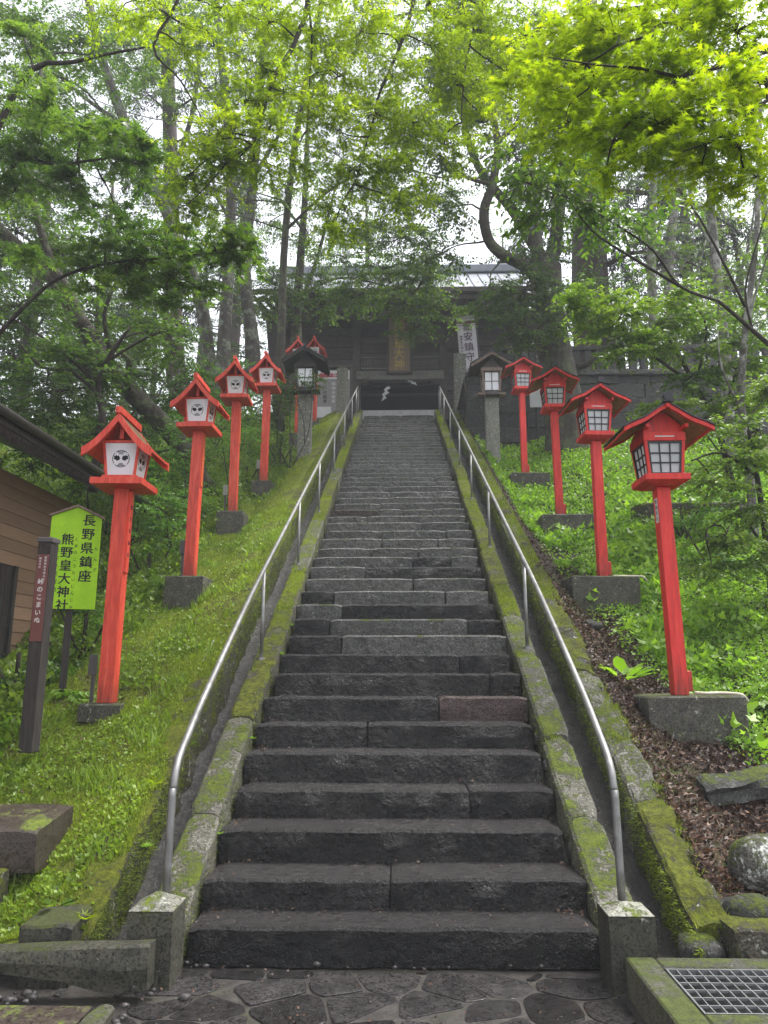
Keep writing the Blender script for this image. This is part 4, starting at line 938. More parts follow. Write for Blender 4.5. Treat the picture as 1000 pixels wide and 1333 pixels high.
# junction boxes by the left lanterns
for (x, y, z, m, lab) in ((-2.70, 6.62, 1.24, M_box, 'dark little junction box on a stake beside the nearest left lantern post'), (-2.74, 9.2, 2.72, M_box, 'dark little junction box on a stake beside the second left lantern post'), (-2.86, 11.75, 4.1, M_boxw, 'pale junction box on a stake beside the third left lantern post'), (-2.76, 13.9, 5.15, M_boxw, 'pale junction box on a stake beside the fourth left lantern post')):
    t = thing('junction_box', lab, 'electrical box', (x, y, z), 0, 'junction boxes beside the left lanterns')
    MB().box(-0.015, 0.015, -0.01, 0.01, -0.1, 0.30).build('stake', M_box, t); MB().bevbox(-0.035, 0.035, -0.035, -0.011, 0.24, 0.42, 0.004).build('box_body', m, t)

def wood_lantern(label, loc, dark, hs=1.35):
    t = thing('wooden_lantern', label, 'lantern', loc, 0, 'wooden lanterns on stone posts flanking the stair top')
    wm = M_wood_black if dark else M_woodv; pm_ = M_wood_black if dark else M_wood_light
    mb = MB(); rough_box(mb, -0.15, 0.15, -0.15, 0.15, hs, hs, -0.3, -0.3, 4, 0.012, 0.02); mb.build('stone_post', M_post_stone, t)
    MB().bevbox(-0.16, 0.16, -0.33, 0.33, hs + 0.001, hs + 0.07, 0.006).build('cross_beam', wm, t); MB().bevbox(-0.33, 0.33, -0.12, 0.12, hs + 0.071, hs + 0.13, 0.006).build('cross_beam', pm_, t)
    zb, zt = hs + 0.132, hs + 0.62; wb, wt = 0.20, 0.235
    for sx in (-1, 1):
        for sy in (-1, 1):
            b = sorted((sx * wb, sx * (wb - 0.04))); a = sorted((sy * wb, sy * (wb - 0.04))); b2 = sorted((sx * wt, sx * (wt - 0.04))); a2 = sorted((sy * wt, sy * (wt - 0.04)))
            MB().frust((b[0], b[1], a[0], a[1]), (b2[0], b2[1], a2[0], a2[1]), zb, zt).build('corner_post', pm_, t)
    for k in range(4):
        q = wb - 0.02; o = MB().box(-0.158, 0.158, -q - 0.004, -q, zb + 0.03, zt - 0.02).build('window', M_paper, t); o.rotation_euler = (0, 0, k * math.pi / 2)
        MB().box(-0.009, 0.009, -q - 0.016, -q - 0.005, zb + 0.03, zt - 0.02).build('glazing_bar', wm, o); MB().box(-0.158, 0.158, -q - 0.013, -q - 0.005, (zb + zt) / 2 - 0.008, (zb + zt) / 2 + 0.008).build('glazing_bar', wm, o)
    MB().bevbox(-0.25, 0.25, -0.25, 0.25, zt + 0.001, zt + 0.08, 0.004).build('head_frame', pm_, t)
    apex = zt + 0.42; prof = [(0, 0.34), (0.1, 0.285), (0.2, 0.215), (0.3, 0.15), (0.4, 0.09), (0.5, 0.03)]
    MB().prism_y([(-0.24, zt + 0.081), (0.24, zt + 0.081), (0.02, apex - 0.08), (-0.02, apex - 0.08)], -0.2, 0.2).build('gable_box', wm, t)
    for s in (-1, 1):
        mb = MB(); roof_slab(mb, prof, 0.025, -0.40, 0.40, s, apex - 0.35, 0); mb.build('soffit', wm, t)
        mb = MB(); roof_slab(mb, [(x * 1.04, z + 0.02) for x, z in prof], 0.018, -0.45, 0.45, s, apex - 0.35, 0); mb.build('roof_slope', M_tile, t)
        mb = MB(); roof_slab(mb, [(x, z - 0.0) for x, z in prof], 0.075, -0.43, -0.402, s, apex - 0.35, 0); mb.build('bargeboard', pm_ if not dark else wm, t)
        mb = MB(); roof_slab(mb, [(x, z - 0.0) for x, z in prof], 0.075, 0.402, 0.43, s, apex - 0.35, 0); mb.build('bargeboard', wm, t)
    MB().tube([(0, -0.48, apex + 0.03), (0, 0.48, apex + 0.03)], 0.032, 8).build('ridge', M_tile, t)
wood_lantern('blackened wooden lantern on a stone post, left of the upper stairs', (-2.125, 15.85, 6.144), True, 1.52)
wood_lantern('pale wooden lantern on a stone post, right of the upper stairs', (2.21, 16.4, 6.424), False, 1.33)

# ================================================================ SIGNS
t = thing('signboard', 'lime green wooden signboard with black Japanese writing, behind the maroon plated post', 'signboard', (-3.05, 6.8, 1.15), R(20))
MB().bevbox(-0.03, 0.03, -0.02, 0.02, -0.1, 1.0, 0.003).build('stake', M_wood_black, t)
bw, z0, z1, za = 0.222, 0.93, 1.80, 1.90
mb = MB(); mb.prism_y([(-bw, z0), (bw, z0), (bw, z1), (0, za), (-bw, z1)], -0.045, -0.021); bd = mb.build('board', M_lime, t)
for s in (-1, 1):
    mb = MB(); roof_slab(mb, [(0, za - z1 + 0.022), (bw + 0.02, 0.012)], 0.02, -0.07, 0.0, s, z1, 0); mb.build('coping_strip', M_wood_light, t)
# lettering, column by column
text_col('長野県鎮座', 0.118, 0.134, 'lettering', bd, M_ink, (0.11, -0.0455, 1.50), depth=0.0006, bold=0.0007, heavy=0.0022)
text_col('熊野皇大神社', 0.112, 0.124, 'lettering', bd, M_ink, (-0.065, -0.0455, 1.265), depth=0.0006, bold=0.0007, heavy=0.0022)
text_col('くまのこうたいじんじゃ', 0.036, 0.064, 'lettering', bd, M_ink, (0.012, -0.0455, 1.265), depth=0.0006, bold=0.0004)
text_col('ちんざ', 0.036, 0.1, 'lettering', bd, M_ink, (0.19, -0.0455, 1.40), depth=0.0006, bold=0.0004)
text_col('元の水沢宮明', 0.045, 0.075, 'lettering', bd, M_ink, (-0.148, -0.0455, 1.29), depth=0.0006, bold=0.0004)
text_col('遺跡由緒', 0.034, 0.06, 'lettering', bd, M_ink, (-0.195, -0.0455, 1.14), depth=0.0006, bold=0.0002)
t = thing('guide_post', 'dark square timber post with maroon plate of white writing, far left', 'guide post', (-2.86, 5.9, 1.05), R(-3))
MB().bevbox(-0.054, 0.054, -0.06, 0.054, -0.15, 1.50, 0.006).build('post', M_wood_black, t)
MB().bevbox(-0.064, 0.064, -0.068, 0.064, 1.50, 1.545, 0.008).build('cap', M_box, t)
pl = MB().bevbox(-0.048, 0.048, -0.066, -0.0605, 0.70, 1.40, 0.002).build('plate', M_plate, t)
text_col('峠のこまいぬ', 0.052, 0.062, 'lettering', pl, M_white, (-0.002, -0.0668, 1.02), depth=0.0005, bold=0.0006)
text_col('熊野神社参道みち', 0.022, 0.025, 'lettering', pl, M_white, (0.022, -0.0668, 1.285), depth=0.0004)
text_col('軽井沢町', 0.02, 0.024, 'lettering', pl, M_white, (-0.022, -0.0668, 1.33), depth=0.0004)
rb = random.Random(4)
for i in range(4): MB().tube([((-1) ** i * 0.04, -0.069, 0.71 if i < 2 else 1.39), ((-1) ** i * 0.04, -0.0664, 0.71 if i < 2 else 1.39)], 0.004, 6).build('screw', M_steel, pl)

# ================================================================ BUILDING AT LEFT
t = thing('wooden_house', 'brown boarded house with dark eaves and door at the left edge', 'house', (-4.45, 4.0, 0.6))
y_end = 5.7
zz = 0.0
while zz < 3.0:   # lapped boards, each its own
    mb = MB()
    for (a, b) in ((-2.0, 3.6 if 0.0 < zz < 2.05 else y_end), (4.35, y_end)):
        if a == 4.35 and not (0.0 < zz < 2.05): continue
        mb.hexa([(-0.03, a, zz), (0.006, a, zz), (0.006, b, zz), (-0.03, b, zz), (-0.03, a, zz + 0.148), (-0.004, a, zz + 0.148), (-0.004, b, zz + 0.148), (-0.03, b, zz + 0.148)])
    mb.build('wall_board', M_siding, t); zz += 0.15
MB().box(-2.5, -0.035, -2.0, y_end, -0.8, 3.0).build('wall', M_siding, t)
MB().box(-0.034, 0.03, 3.56, 3.62, 0, 2.1).build('door_jamb', M_wood_black, t); MB().box(-0.034, 0.03, 4.33, 4.39, 0, 2.1).build('door_jamb', M_wood_black, t)
dr = MB().box(-0.034, -0.01, 3.62, 4.33, 0.0, 2.1).build('door', M_wood_black, t)
for i in range(1, 6): MB().box(-0.0098, 0.0, 3.62 + i * 0.118 - 0.006, 3.62 + i * 0.118 + 0.006, 0.02, 2.08).build('batten', M_barkbrown, dr)
for z_ in (0.7, 1.4): MB().box(-0.0098, 0.004, 3.63, 4.32, z_, z_ + 0.025).build('batten', M_wood_black, dr)
MB().bevbox(0.012, 0.06, 2.3, 3.55, 1.55, 1.63, 0.004).build('wall_rail', M_wood_black, t)
# eave: roof plane sloping up to the left, rafters underneath
ex, ez = 0.80, 3.28
rf = MB(); rf.hexa([(ex, -2, ez - 0.02), (ex, 6.3, ez - 0.02), (-3.0, 6.3, ez + 1.6), (-3.0, -2, ez + 1.6), (ex, -2, ez + 0.03), (ex, 6.3, ez + 0.03), (-3.0, 6.3, ez + 1.65), (-3.0, -2, ez + 1.65)]); rf.build('roof', M_eave, t)
MB().box(ex + 0.002, ex + 0.025, -2, 6.32, ez - 0.13, ez + 0.035).build('fascia', M_wood_black, t)
MB().tube([(ex + 0.07, -2, ez - 0.03), (ex + 0.07, 6.3, ez - 0.03)], 0.045, 10).build('gutter', M_eave, t, True)
for i in range(18):
    y = -1.8 + i * 0.46; m_ = MB(); m_.hexa([(ex - 0.02, y, ez - 0.11), (ex - 0.02, y + 0.06, ez - 0.11), (-0.2, y + 0.06, ez + 0.31), (-0.2, y, ez + 0.31), (ex - 0.02, y, ez - 0.025), (ex - 0.02, y + 0.06, ez - 0.025), (-0.2, y + 0.06, ez + 0.4), (-0.2, y, ez + 0.4)]); m_.build('rafter', M_woodv, t)

# ================================================================ SHRINE GATE
G = 9.38
t = thing('shrine_gate', 'large dark weathered wooden shrine gate with pale metal roof at the stair top', 'shrine gate', (0.05, 24.0, G))
def px_(a, b, c_, d, e, f, nm, m, par=None, bev=0.01): return MB().bevbox(a, b, c_, d, e, f, bev).build(nm, m, par or t)
wt_ = 4.6
for x in (-4.15, -1.52, 1.52, 4.15): px_(x - 0.14, x + 0.14, -0.14, 0.14, -0.05, wt_, 'pillar', M_woodv)
for s in (-1, 1):     # boarded bays either side
    z_ = 0.35; r_ = random.Random(20 + s)
    while z_ < wt_ - 0.02:
        h_ = min(0.30, wt_ - z_); a, b = sorted((s * 1.665, s * 4.005)); MB().bevbox(a, b, -0.03 + r_.uniform(-0.008, 0.008), 0.05, z_, z_ + h_ - 0.012, 0.006).build('wall_board', M_woodh, t); z_ += h_
    for z_, h_ in ((0.15, 0.18), (1.55, 0.16), (3.2, 0.18)):
        a, b = sorted((s * 1.665, s * 4.005)); px_(a, b, -0.09, 0.0 - 0.035, z_, z_ + h_, 'wall_rail', M_woodv)
    # flared side skirts of upright strips
    for i in range(12):
        u = i / 12.0; a = s * (4.31 + 0.05); y0_ = -0.1 + i * 0.13
        m_ = MB(); m_.hexa([(s * (4.25), y0_, 0.2), (s * 4.31, y0_, 0.2), (s * 4.31, y0_ + 0.11, 0.2), (s * 4.25, y0_ + 0.11, 0.2), (s * 4.70, y0_, 4.4), (s * 4.76, y0_, 4.4), (s * 4.76, y0_ + 0.11, 4.4), (s * 4.70, y0_ + 0.11, 4.4)]); m_.build('side_strip', M_woodv, t)
    m_ = MB(); m_.hexa([(s * 4.295, -0.12, 0.2), (s * 4.33, -0.12, 0.2), (s * 4.33, -0.08, 0.2), (s * 4.295, -0.08, 0.2), (s * 4.295, -0.12, 4.4), (s * 4.78, -0.12, 4.4), (s * 4.78, -0.08, 4.4), (s * 4.295, -0.08, 4.4)]); m_.build('side_panel', M_woodh, t)
# centre bay: beam with carved ends, panels above, plaque
be = MB().bevbox(-1.52, 1.52, -0.20, 0.10, 1.93, 2.25, 0.012).build('lintel', M_wood_beam, t)
for s in (-1, 1):
    a, b = sorted((s * 1.0, s * 1.515)); MB().bevbox(a, b, -0.225, -0.202, 1.95, 2.23, 0.008).build('carved_end', M_cap, be)
    for j in range(3):
        p = []; cx_ = s * (0.88 - j * 0.2)
        for q in range(16): th = q / 15 * 4.6; rr = 0.10 * (1 - q / 22); p.append((cx_ + s * rr * math.cos(th), -0.21, 2.09 + rr * 0.8 * math.sin(th)))
        MB().tube(p, 0.011, 5).build('scroll', M_cap, be, True)
    a, b = sorted((s * 1.38, s * 0.98)); MB().prism_y([(a, 1.93), (a if s < 0 else a + 0.25, 1.82), (b if s > 0 else b - 0.25, 1.82), (b, 1.93)] if True else [], -0.15, 0.05).build('bracket', M_woodv, t)
z_ = 2.27
while z_ < wt_ - 0.02:
    h_ = min(0.36, wt_ - z_); px_(-1.375, 1.375, 0.0, 0.06, z_, z_ + h_ - 0.012, 'wall_board', M_woodh, None, 0.006); z_ += h_
for s in (-1, 1):
    a, b = sorted((s * 0.45, s * 1.37)); cpn = px_(a, b, -0.05, -0.005, 2.42, 2.80, 'carved_panel', M_woodv)
    rr_ = random.Random(31 + s)
    for j in range(9):
        x = a + 0.08 + j * 0.095; p = [(x + 0.05 * math.cos(th), -0.058, 2.61 + rr_.uniform(-0.05, 0.05) + 0.07 * math.sin(th * 1.3)) for th in np.linspace(0, 4.5, 8)]
        MB().tube(p, 0.013, 5).build('carving', M_wood_beam, cpn, True)
    MB().box(a, b, -0.075, -0.052, 2.38, 2.415).build('panel_frame', M_wood_beam, cpn); MB().box(a, b, -0.075, -0.052, 2.802, 2.835).build('panel_frame', M_wood_beam, cpn)
px_(-1.375, 1.375, -0.10, -0.005, 3.35, 3.55, 'tie_beam', M_woodv)
# interior
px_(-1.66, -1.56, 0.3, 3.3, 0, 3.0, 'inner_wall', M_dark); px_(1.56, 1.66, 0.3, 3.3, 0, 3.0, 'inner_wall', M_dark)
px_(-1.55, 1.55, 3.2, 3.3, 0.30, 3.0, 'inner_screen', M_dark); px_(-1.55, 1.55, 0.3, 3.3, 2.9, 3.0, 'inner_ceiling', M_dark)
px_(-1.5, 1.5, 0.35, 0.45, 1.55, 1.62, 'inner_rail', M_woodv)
th = px_(-1.38, 1.38, -1.05, -0.25, -0.08, 0.50, 'threshold', M_pale); 
for (x, z_, s, rot) in ((-0.52, 1.45, 1, 0.35), (0.42, 1.86, 0.7, -1.0)):   # zigzag paper streamers
    m_ = MB(); q = [(0, 0.24), (0.09, 0.20), (0.01, 0.10), (0.1, 0.06), (0.01, -0.05), (0.08, -0.1), (-0.02, -0.24), (-0.02, -0.1), (-0.07, -0.04), (-0.02, 0.05), (-0.07, 0.10)]
    m_.prism_y([(a * s * 1.3, b * s * 1.3) for a, b in q], -0.002, 0.002); o = m_.build('paper_streamer', M_paper, t); o.location = (x, -0.1, z_); o.rotation_euler = (0, rot, 0)
MB().tube([(-1.38, -0.1, 1.80), (-0.7, -0.1, 1.72), (0, -0.1, 1.70), (0.7, -0.1, 1.74), (1.38, -0.1, 1.82)], 0.012, 6).build('rope', M_woodv, t, True)
# eaves: stepped brackets, rafters, roof
px_(-4.85, 4.85, -0.45, -0.16, 4.2, 4.42, 'eave_beam', M_woodv)
rm = MB().bevbox(-0.05, 0.05, -2.35, 0.5, 0, 0.10, 0.005).mesh('rafter', M_woodv)
for i in range(34): o = link('rafter', rm, t, (-4.75 + i * 0.288, 0, 4.62), (R(17), 0, 0))
px_(-4.9, 4.9, -2.36, -2.28, 3.80, 3.92, 'eave_fascia', M_woodv)
def roofsurf(name, x0, x1, ya, za_, yb, zb_, th_, m, n=1):
    m_ = MB(); vs = []; K = 8
    for k in range(K + 1):
        u = k / K; y = ya + (yb - ya) * u; z = za_ + (zb_ - za_) * (u ** 1.25)
        vs += [(x0, y, z), (x1, y, z), (x1, y, z - th_), (x0, y, z - th_)]
    fs = []
    for k in range(K):
        a = k * 4
        for j in range(4): j2 = (j + 1) % 4; fs.append((a + j, a + j2, a + 4 + j2, a + 4 + j))
    fs += [(0, 1, 2, 3), (K * 4 + 3, K * 4 + 2, K * 4 + 1, K * 4)]
    m_.add(vs, fs); return m_.build(name, m, t)
rf_ = roofsurf('roof', -5.05, 5.05, -2.5, 4.12, 2.2, 7.35, 0.10, M_rooff)
roofsurf('rear_roof', -5.05, 5.05, 6.5, 4.12, 2.2, 7.35, 0.10, M_rooff)
px_(-5.0, 5.0, -2.53, -2.505, 3.96, 4.13, 'roof_edge', M_woodv)
for i in range(27):
    x = -4.95 + i * 0.38; m_ = MB(); vs = []; K = 8
    for k in range(K + 1):
        u = k / K; y = -2.5 + 4.7 * u; z = 4.12 + 3.23 * (u ** 1.25)
        vs += [(x - 0.02, y, z + 0.001), (x + 0.02, y, z + 0.001), (x, y, z + 0.05)]
    m_.add(vs, [(k * 3 + j, k * 3 + (j + 1) % 3, k * 3 + 3 + (j + 1) % 3, k * 3 + 3 + j) for k in range(K) for j in range(3)]); m_.build('roof_seam', M_rooff, rf_)
px_(-4.7, 4.7, 2.0, 2.4, 7.28, 7.62, 'ridge_beam', M_rooff, None, 0.03)
px_(-4.3, 4.3, 4.9, 5.1, 0, 4.6, 'rear_wall', M_woodh)
# plaque
t2 = thing('name_plaque', 'tall framed wooden plaque with raised gold characters hanging over the gate beam', 'plaque', (0.03, 23.72, G + 2.12)); t2.rotation_euler = (R(7), 0, 0)
pb = MB().bevbox(-0.36, 0.36, 0.0, 0.05, 0.08, 2.0, 0.006).build('board', M_plaque, t2)
MB().bevbox(-0.45, -0.362, -0.05, 0.06, 0.0, 2.08, 0.008).build('frame_side', M_woodv, t2); MB().bevbox(0.362, 0.45, -0.05, 0.06, 0.0, 2.08, 0.008).build('frame_side', M_woodv, t2)
MB().bevbox(-0.361, 0.361, -0.05, 0.06, -0.02, 0.078, 0.008).build('frame_rail', M_woodv, t2); MB().bevbox(-0.361, 0.361, -0.05, 0.06, 2.002, 2.1, 0.008).build('frame_rail', M_woodv, t2)
text_col('熊野皇大神', 0.4, 0.385, 'raised_character', pb, M_gold, (0.0, -0.012, 1.05), depth=0.01, bold=0.001)
text_col('宮内省御用書', 0.09, 0.12, 'lettering', pb, M_plate, (-0.24, -0.004, 0.95), depth=0.002)
# banner
t = thing('banner', 'white hanging banner with maroon stripes and purple writing, right of gate', 'banner', (2.37, 22.5, 10.75)); t.rotation_euler = (0, R(-3.5), 0)
m_ = MB(); nx_, nz_ = 5, 14
for j in range(nz_ + 1):
    for i in range(nx_ + 1): m_.v.append((-0.31 + 0.62 * i / nx_, 0.02 * math.sin(i * 1.4 + j * 0.35), 2.2 * j / nz_ + (0.08 * i / nx_) * (j / nz_)))
m_.f = [(j * (nx_ + 1) + i, j * (nx_ + 1) + i + 1, (j + 1) * (nx_ + 1) + i + 1, (j + 1) * (nx_ + 1) + i) for j in range(nz_) for i in range(nx_)]; m_.m = [0] * len(m_.f)
cl_ = m_.build('cloth', M_cloth, t, True, False)
md = cl_.modifiers.new('thickness', 'SOLIDIFY'); md.thickness = 0.004
MB().box(-0.305, 0.31, -0.028, -0.024, 1.97, 2.07).build('stripe', M_plate, cl_); MB().box(-0.305, 0.31, -0.028, -0.024, 1.90, 1.918).build('stripe', M_plate, cl_)
text_col('嶽安鎮守', 0.34, 0.36, 'lettering', cl_, M_inkp, (0.03, -0.03, 1.30), depth=0.001, bold=0.0, sx=0.95)
text_mesh('神', 0.36, 'lettering', cl_, M_inkp, (0.04, -0.03, 0.20), depth=0.001, bold=0.0)
text_col('熊野皇大神社', 0.085, 0.10, 'lettering', cl_, M_inkp, (-0.2, -0.03, 1.25), depth=0.001, bold=0.001)
MB().tube([(-0.33, 0, 2.2), (0.0, 0, 2.24), (0.34, 0, 2.29), (1.2, -0.02, 2.42)], 0.018, 6).build('crossbar', M_cloth, t, True)
MB().tube([(0.36, 0.02, -1.4), (0.36, 0.02, 2.31)], 0.018, 6).build('pole', M_box, t, True)
# notice board left of gate
t = thing('notice_board', 'grey notice board with rose arrow pointing left, left of gate', 'notice board', (-2.15, 22.5, 9.35))
bd = MB().bevbox(-0.55, 0.55, 0, 0.05, 0.1, 1.78, 0.008).build('board', M_poster, t)
for s in (-1, 1): MB().bevbox(s * 0.6 - 0.04, s * 0.6 + 0.04, -0.01, 0.06, -0.1, 1.86, 0.006).build('post', M_woodv, t)
MB().bevbox(-0.68, 0.68, -0.06, 0.1, 1.862, 1.92, 0.006).build('hood', M_woodv, t)
o = MB().box(-0.54, 0.54, -0.004, -0.001, 1.46, 1.75).build('white_strip', M_paper, bd)
MB().prism_y([(-0.52, 1.58), (-0.37, 1.47), (-0.37, 1.52), (0.5, 1.52), (0.5, 1.65), (-0.37, 1.65), (-0.37, 1.70)], -0.008, -0.005).build('arrow', M_pink, bd)
text_mesh('一 みやび', 0.14, 'lettering', bd, M_paper, (0.1, -0.010, 1.585), depth=0.001, bold=0.002)
for i, s_ in enumerate(('しなの木', '御神木参拝', '二つの国境')): text_col(s_, 0.13, 0.15, 'lettering', bd, M_ink if i != 1 else M_paper, (0.3 - i * 0.28, -0.004, 0.98), depth=0.001, bold=0.001)
MB().box(-0.50, -0.05, -0.006, -0.002, 0.14, 0.5).build('white_sheet', M_paper, bd)
# stone posts at the top
for (x, y, w_, h_, lab) in ((-1.76, 21.5, 0.32, 1.42, 'tall mossy square stone post left of the top steps'), (1.92, 21.5, 0.38, 1.85, 'tall mossy square stone post right of the top steps'), (2.75, 21.6, 0.30, 0.9, 'short stone post beside the banner foot')):
    m_ = MB(); rough_box(m_, -w_ / 2, w_ / 2, -w_ / 2, w_ / 2, h_, h_, -0.3, -0.3, 4, 0.02, 0.02); o = m_.build('stone_post', M_post_stone); o.location = (x, y, 9.3); tag(o, lab, 'stone post')
t = thing('low_fence', 'dark low timber fence with stone posts right of the top steps', 'fence', (2.2, 21.9, 9.35))
px_(0, 3.6, -0.06, 0.06, 0.72, 0.84, 'rail', M_wood_black, t); px_(0, 3.6, -0.05, 0.05, 0.3, 0.4, 'rail', M_wood_black, t)
for i in range(8): px_(0.1 + i * 0.48, 0.26 + i * 0.48, -0.1, 0.1 , -0.1, 0.715, 'post', M_post_stone if i % 2 == 0 else M_woodv, t)
mb = MB(); mb.bevbox(-0.17, 0.17, -0.02, 0.02, 0, 0.75, 0.005); o = mb.build('white_panel', M_paper); o.location = (3.55, 17.8, 8.05); tag(o, 'white sheet of board standing behind the third right lantern', 'board')
MB().tube([(3.55, 17.86, 6.3), (3.55, 17.86, 8.1)], 0.03, 6).build('panel_stake', M_wood_black, o).matrix_parent_inverse = Matrix.Translation((-3.55, -17.8, -8.05))
# thin utility pole at right behind the fence
p0 = (6.35, 21.0, 9.3)
t = thing('utility_pole', 'thin dark pole rising behind the stone fence among the trees', 'utility pole', p0)
MB().tube([(0, 0, 0), (0, 0, 5.6)], [0.09, 0.07], 8).build('shaft', M_wood_black, t, True); MB().tube([(0, 0, 5.602), (0, 0, 5.7)], [0.10, 0.10], 8).build('pole_cap', M_wood_black, t, True)

# ================================================================ TREES
def bank(x, y): return Hleft(x, y) if x < 0 else Hright(x, y)
NK = dict(per=16)
# -- leaning mossy tree on the left
tree('leaning_tree', 'dark mossy tree leaning far left over the bank behind the second red lantern', 'tree',
     ([(-3.51, 12.60, 4.62), (-3.83, 12.30, 5.41), (-4.47, 12.00, 6.07), (-5.08, 11.80, 6.75), (-5.39, 11.60, 7.29)], [0.20, 0.19, 0.17, 0.165, 0.15]),
     [([(-5.36, 11.60, 7.23), (-6.10, 11.40, 8.33), (-6.63, 11.30, 8.75), (-7.79, 11.20, 9.87)], [0.14, 0.12, 0.11, 0.08]),
      ([(-5.39, 11.60, 7.26), (-5.73, 11.40, 8.00), (-6.01, 11.30, 8.49), (-6.32, 11.00, 9.85), (-6.22, 10.80, 11.85)], [0.12, 0.09, 0.075, 0.05, 0.03]),
      ([(-4.90, 11.80, 6.55), (-4.87, 11.30, 6.97), (-4.81, 11.00, 7.38), (-4.39, 10.80, 8.23)], [0.06, 0.045, 0.035, 0.02]),
      ([(-4.47, 12.00, 6.07), (-4.60, 11.60, 6.27), (-4.47, 11.30, 6.55), (-4.64, 11.10, 6.67)], [0.07, 0.055, 0.05, 0.02])],
     [(AT(x, y, D), M_(rx, D), M_(rx * 0.8, D), M_(ry, D), n) for x, y, D, rx, ry, n in (
      (20, 400, 10.8, 60, 28, 112), (110, 480, 10.8, 60, 26, 112), (60, 540, 11.2, 55, 26, 100), (30, 470, 11.6, 60, 26, 112), (200, 430, 12, 55, 30, 100), (170, 545, 12.4, 55, 28, 112), (225, 500, 12.8, 50, 34, 100), (20, 300, 11.5, 60, 30, 100), (80, 330, 12, 60, 30, 75), (0, 200, 11.5, 60, 30, 75), (60, 130, 11.5, 70, 30, 88), (120, 60, 11.5, 80, 30, 100), (20, 40, 11.5, 60, 35, 88), (0, 540, 11.6, 45, 30, 75), (60, 240, 13, 70, 34, 112), (150, 300, 13.2, 60, 30, 100), (200, 360, 13.4, 50, 28, 75), (160, 200, 13.2, 60, 30, 88), (40, 160, 13, 70, 30, 100), (0, 340, 13, 60, 30, 100), (130, 420, 12.4, 60, 30, 88), (150, 600, 12.8, 45, 30, 75))],
     M_barkmoss, M_lf_dark, 0.086, DIAM, per=16, slen=0.5, droop=0.2, branch_r=0.016, twig_r=0.004)
tree('dark_thin_tree', 'thin dark stemmed understorey tree standing behind the nearest left lantern', 'tree',
     ([(-4.73, 10.90, 4.21), (-4.63, 10.80, 5.43), (-4.73, 10.80, 5.82), (-4.58, 10.70, 6.29), (-4.21, 10.60, 6.83)], [0.07, 0.06, 0.055, 0.04, 0.02]),
     [([(-4.70, 10.80, 5.75), (-5.07, 10.60, 6.06), (-5.46, 10.40, 6.07), (-5.81, 10.20, 6.46)], [0.035, 0.03, 0.022, 0.012]), ([(-4.74, 10.80, 5.95), (-5.36, 10.50, 6.47), (-6.03, 10.30, 6.89)], [0.03, 0.022, 0.012]), ([(-4.58, 10.70, 6.29), (-3.95, 10.60, 6.63), (-3.33, 10.50, 6.83)], [0.025, 0.02, 0.01])],
     [(AT(x, y, D), M_(rx, D), M_(rx * 0.8, D), M_(ry, D), n) for x, y, D, rx, ry, n in ((60, 500, 10.4, 55, 18, 50), (150, 560, 10.8, 45, 25, 60), (100, 590, 10.9, 40, 25, 50), (230, 450, 10.8, 40, 20, 40), (30, 590, 10.6, 45, 20, 40))],
     M_barkdark, M_lf_dark, 0.07, TRI3, branch_r=0.012)
# -- near left maple whose lush layers reach into view
tree('layered_maple', 'maple with broad glossy dark green layers reaching in from the left edge', 'tree',
     ([(-6.6, 8.6, 0.6), (-6.5, 8.6, 2.4), (-6.2, 8.5, 4.4), (-6.0, 8.3, 6.5)], [0.2, 0.17, 0.14, 0.09]),
     [([(-6.3, 8.5, 3.9), (-4.72, 8.40, 6.01), (-3.93, 8.30, 6.48), (-2.83, 8.20, 6.56), (-1.73, 8.00, 6.53)], [0.04, 0.026, 0.02, 0.012, 0.005]),
      ([(-6.2, 8.5, 4.4), (-5.09, 8.20, 7.69), (-4.21, 8.00, 7.75), (-3.39, 7.90, 7.82), (-3.00, 7.80, 8.17)], [0.04, 0.025, 0.018, 0.012, 0.005]),
      ([(-6.1, 8.4, 5.5), (-5.04, 8.20, 9.02), (-4.20, 8.10, 9.38), (-3.15, 8.00, 9.50)], [0.06, 0.04, 0.025, 0.01])],
     [(AT(x, y, D), M_(rx, D), M_(rx * 0.9, D), M_(ry, D), n) for x, y, D, rx, ry, n in (
      (60, 140, 7.9, 45, 14, 33), (110, 165, 7.9, 55, 14, 51), (50, 205, 8.1, 55, 14, 51), (150, 190, 7.8, 40, 12, 36), (20, 250, 8.2, 45, 12, 39), (110, 235, 8.0, 50, 13, 39), (180, 215, 7.8, 45, 12, 33),
      (140, 322, 8.2, 50, 10, 45), (210, 315, 8.1, 50, 11, 54), (275, 318, 8.0, 45, 10, 48), (325, 322, 8.0, 30, 9, 27), (185, 345, 8.3, 45, 12, 39), (230, 360, 8.2, 40, 14, 36), (160, 375, 8.4, 45, 12, 30), (220, 400, 8.3, 25, 12, 18), (110, 355, 8.5, 40, 12, 27),
      (30, 330, 8.6, 45, 12, 24), (150, 270, 8.3, 40, 12, 21), (40, 60, 8.3, 50, 12, 27), (30, 130, 8.3, 40, 12, 24))],
     M_barkdark, M_lf_deep, 0.088, STAR5, per=12, slen=0.34, droop=0.25, flat=0.8, branch_r=0.010, twig_r=0.003)
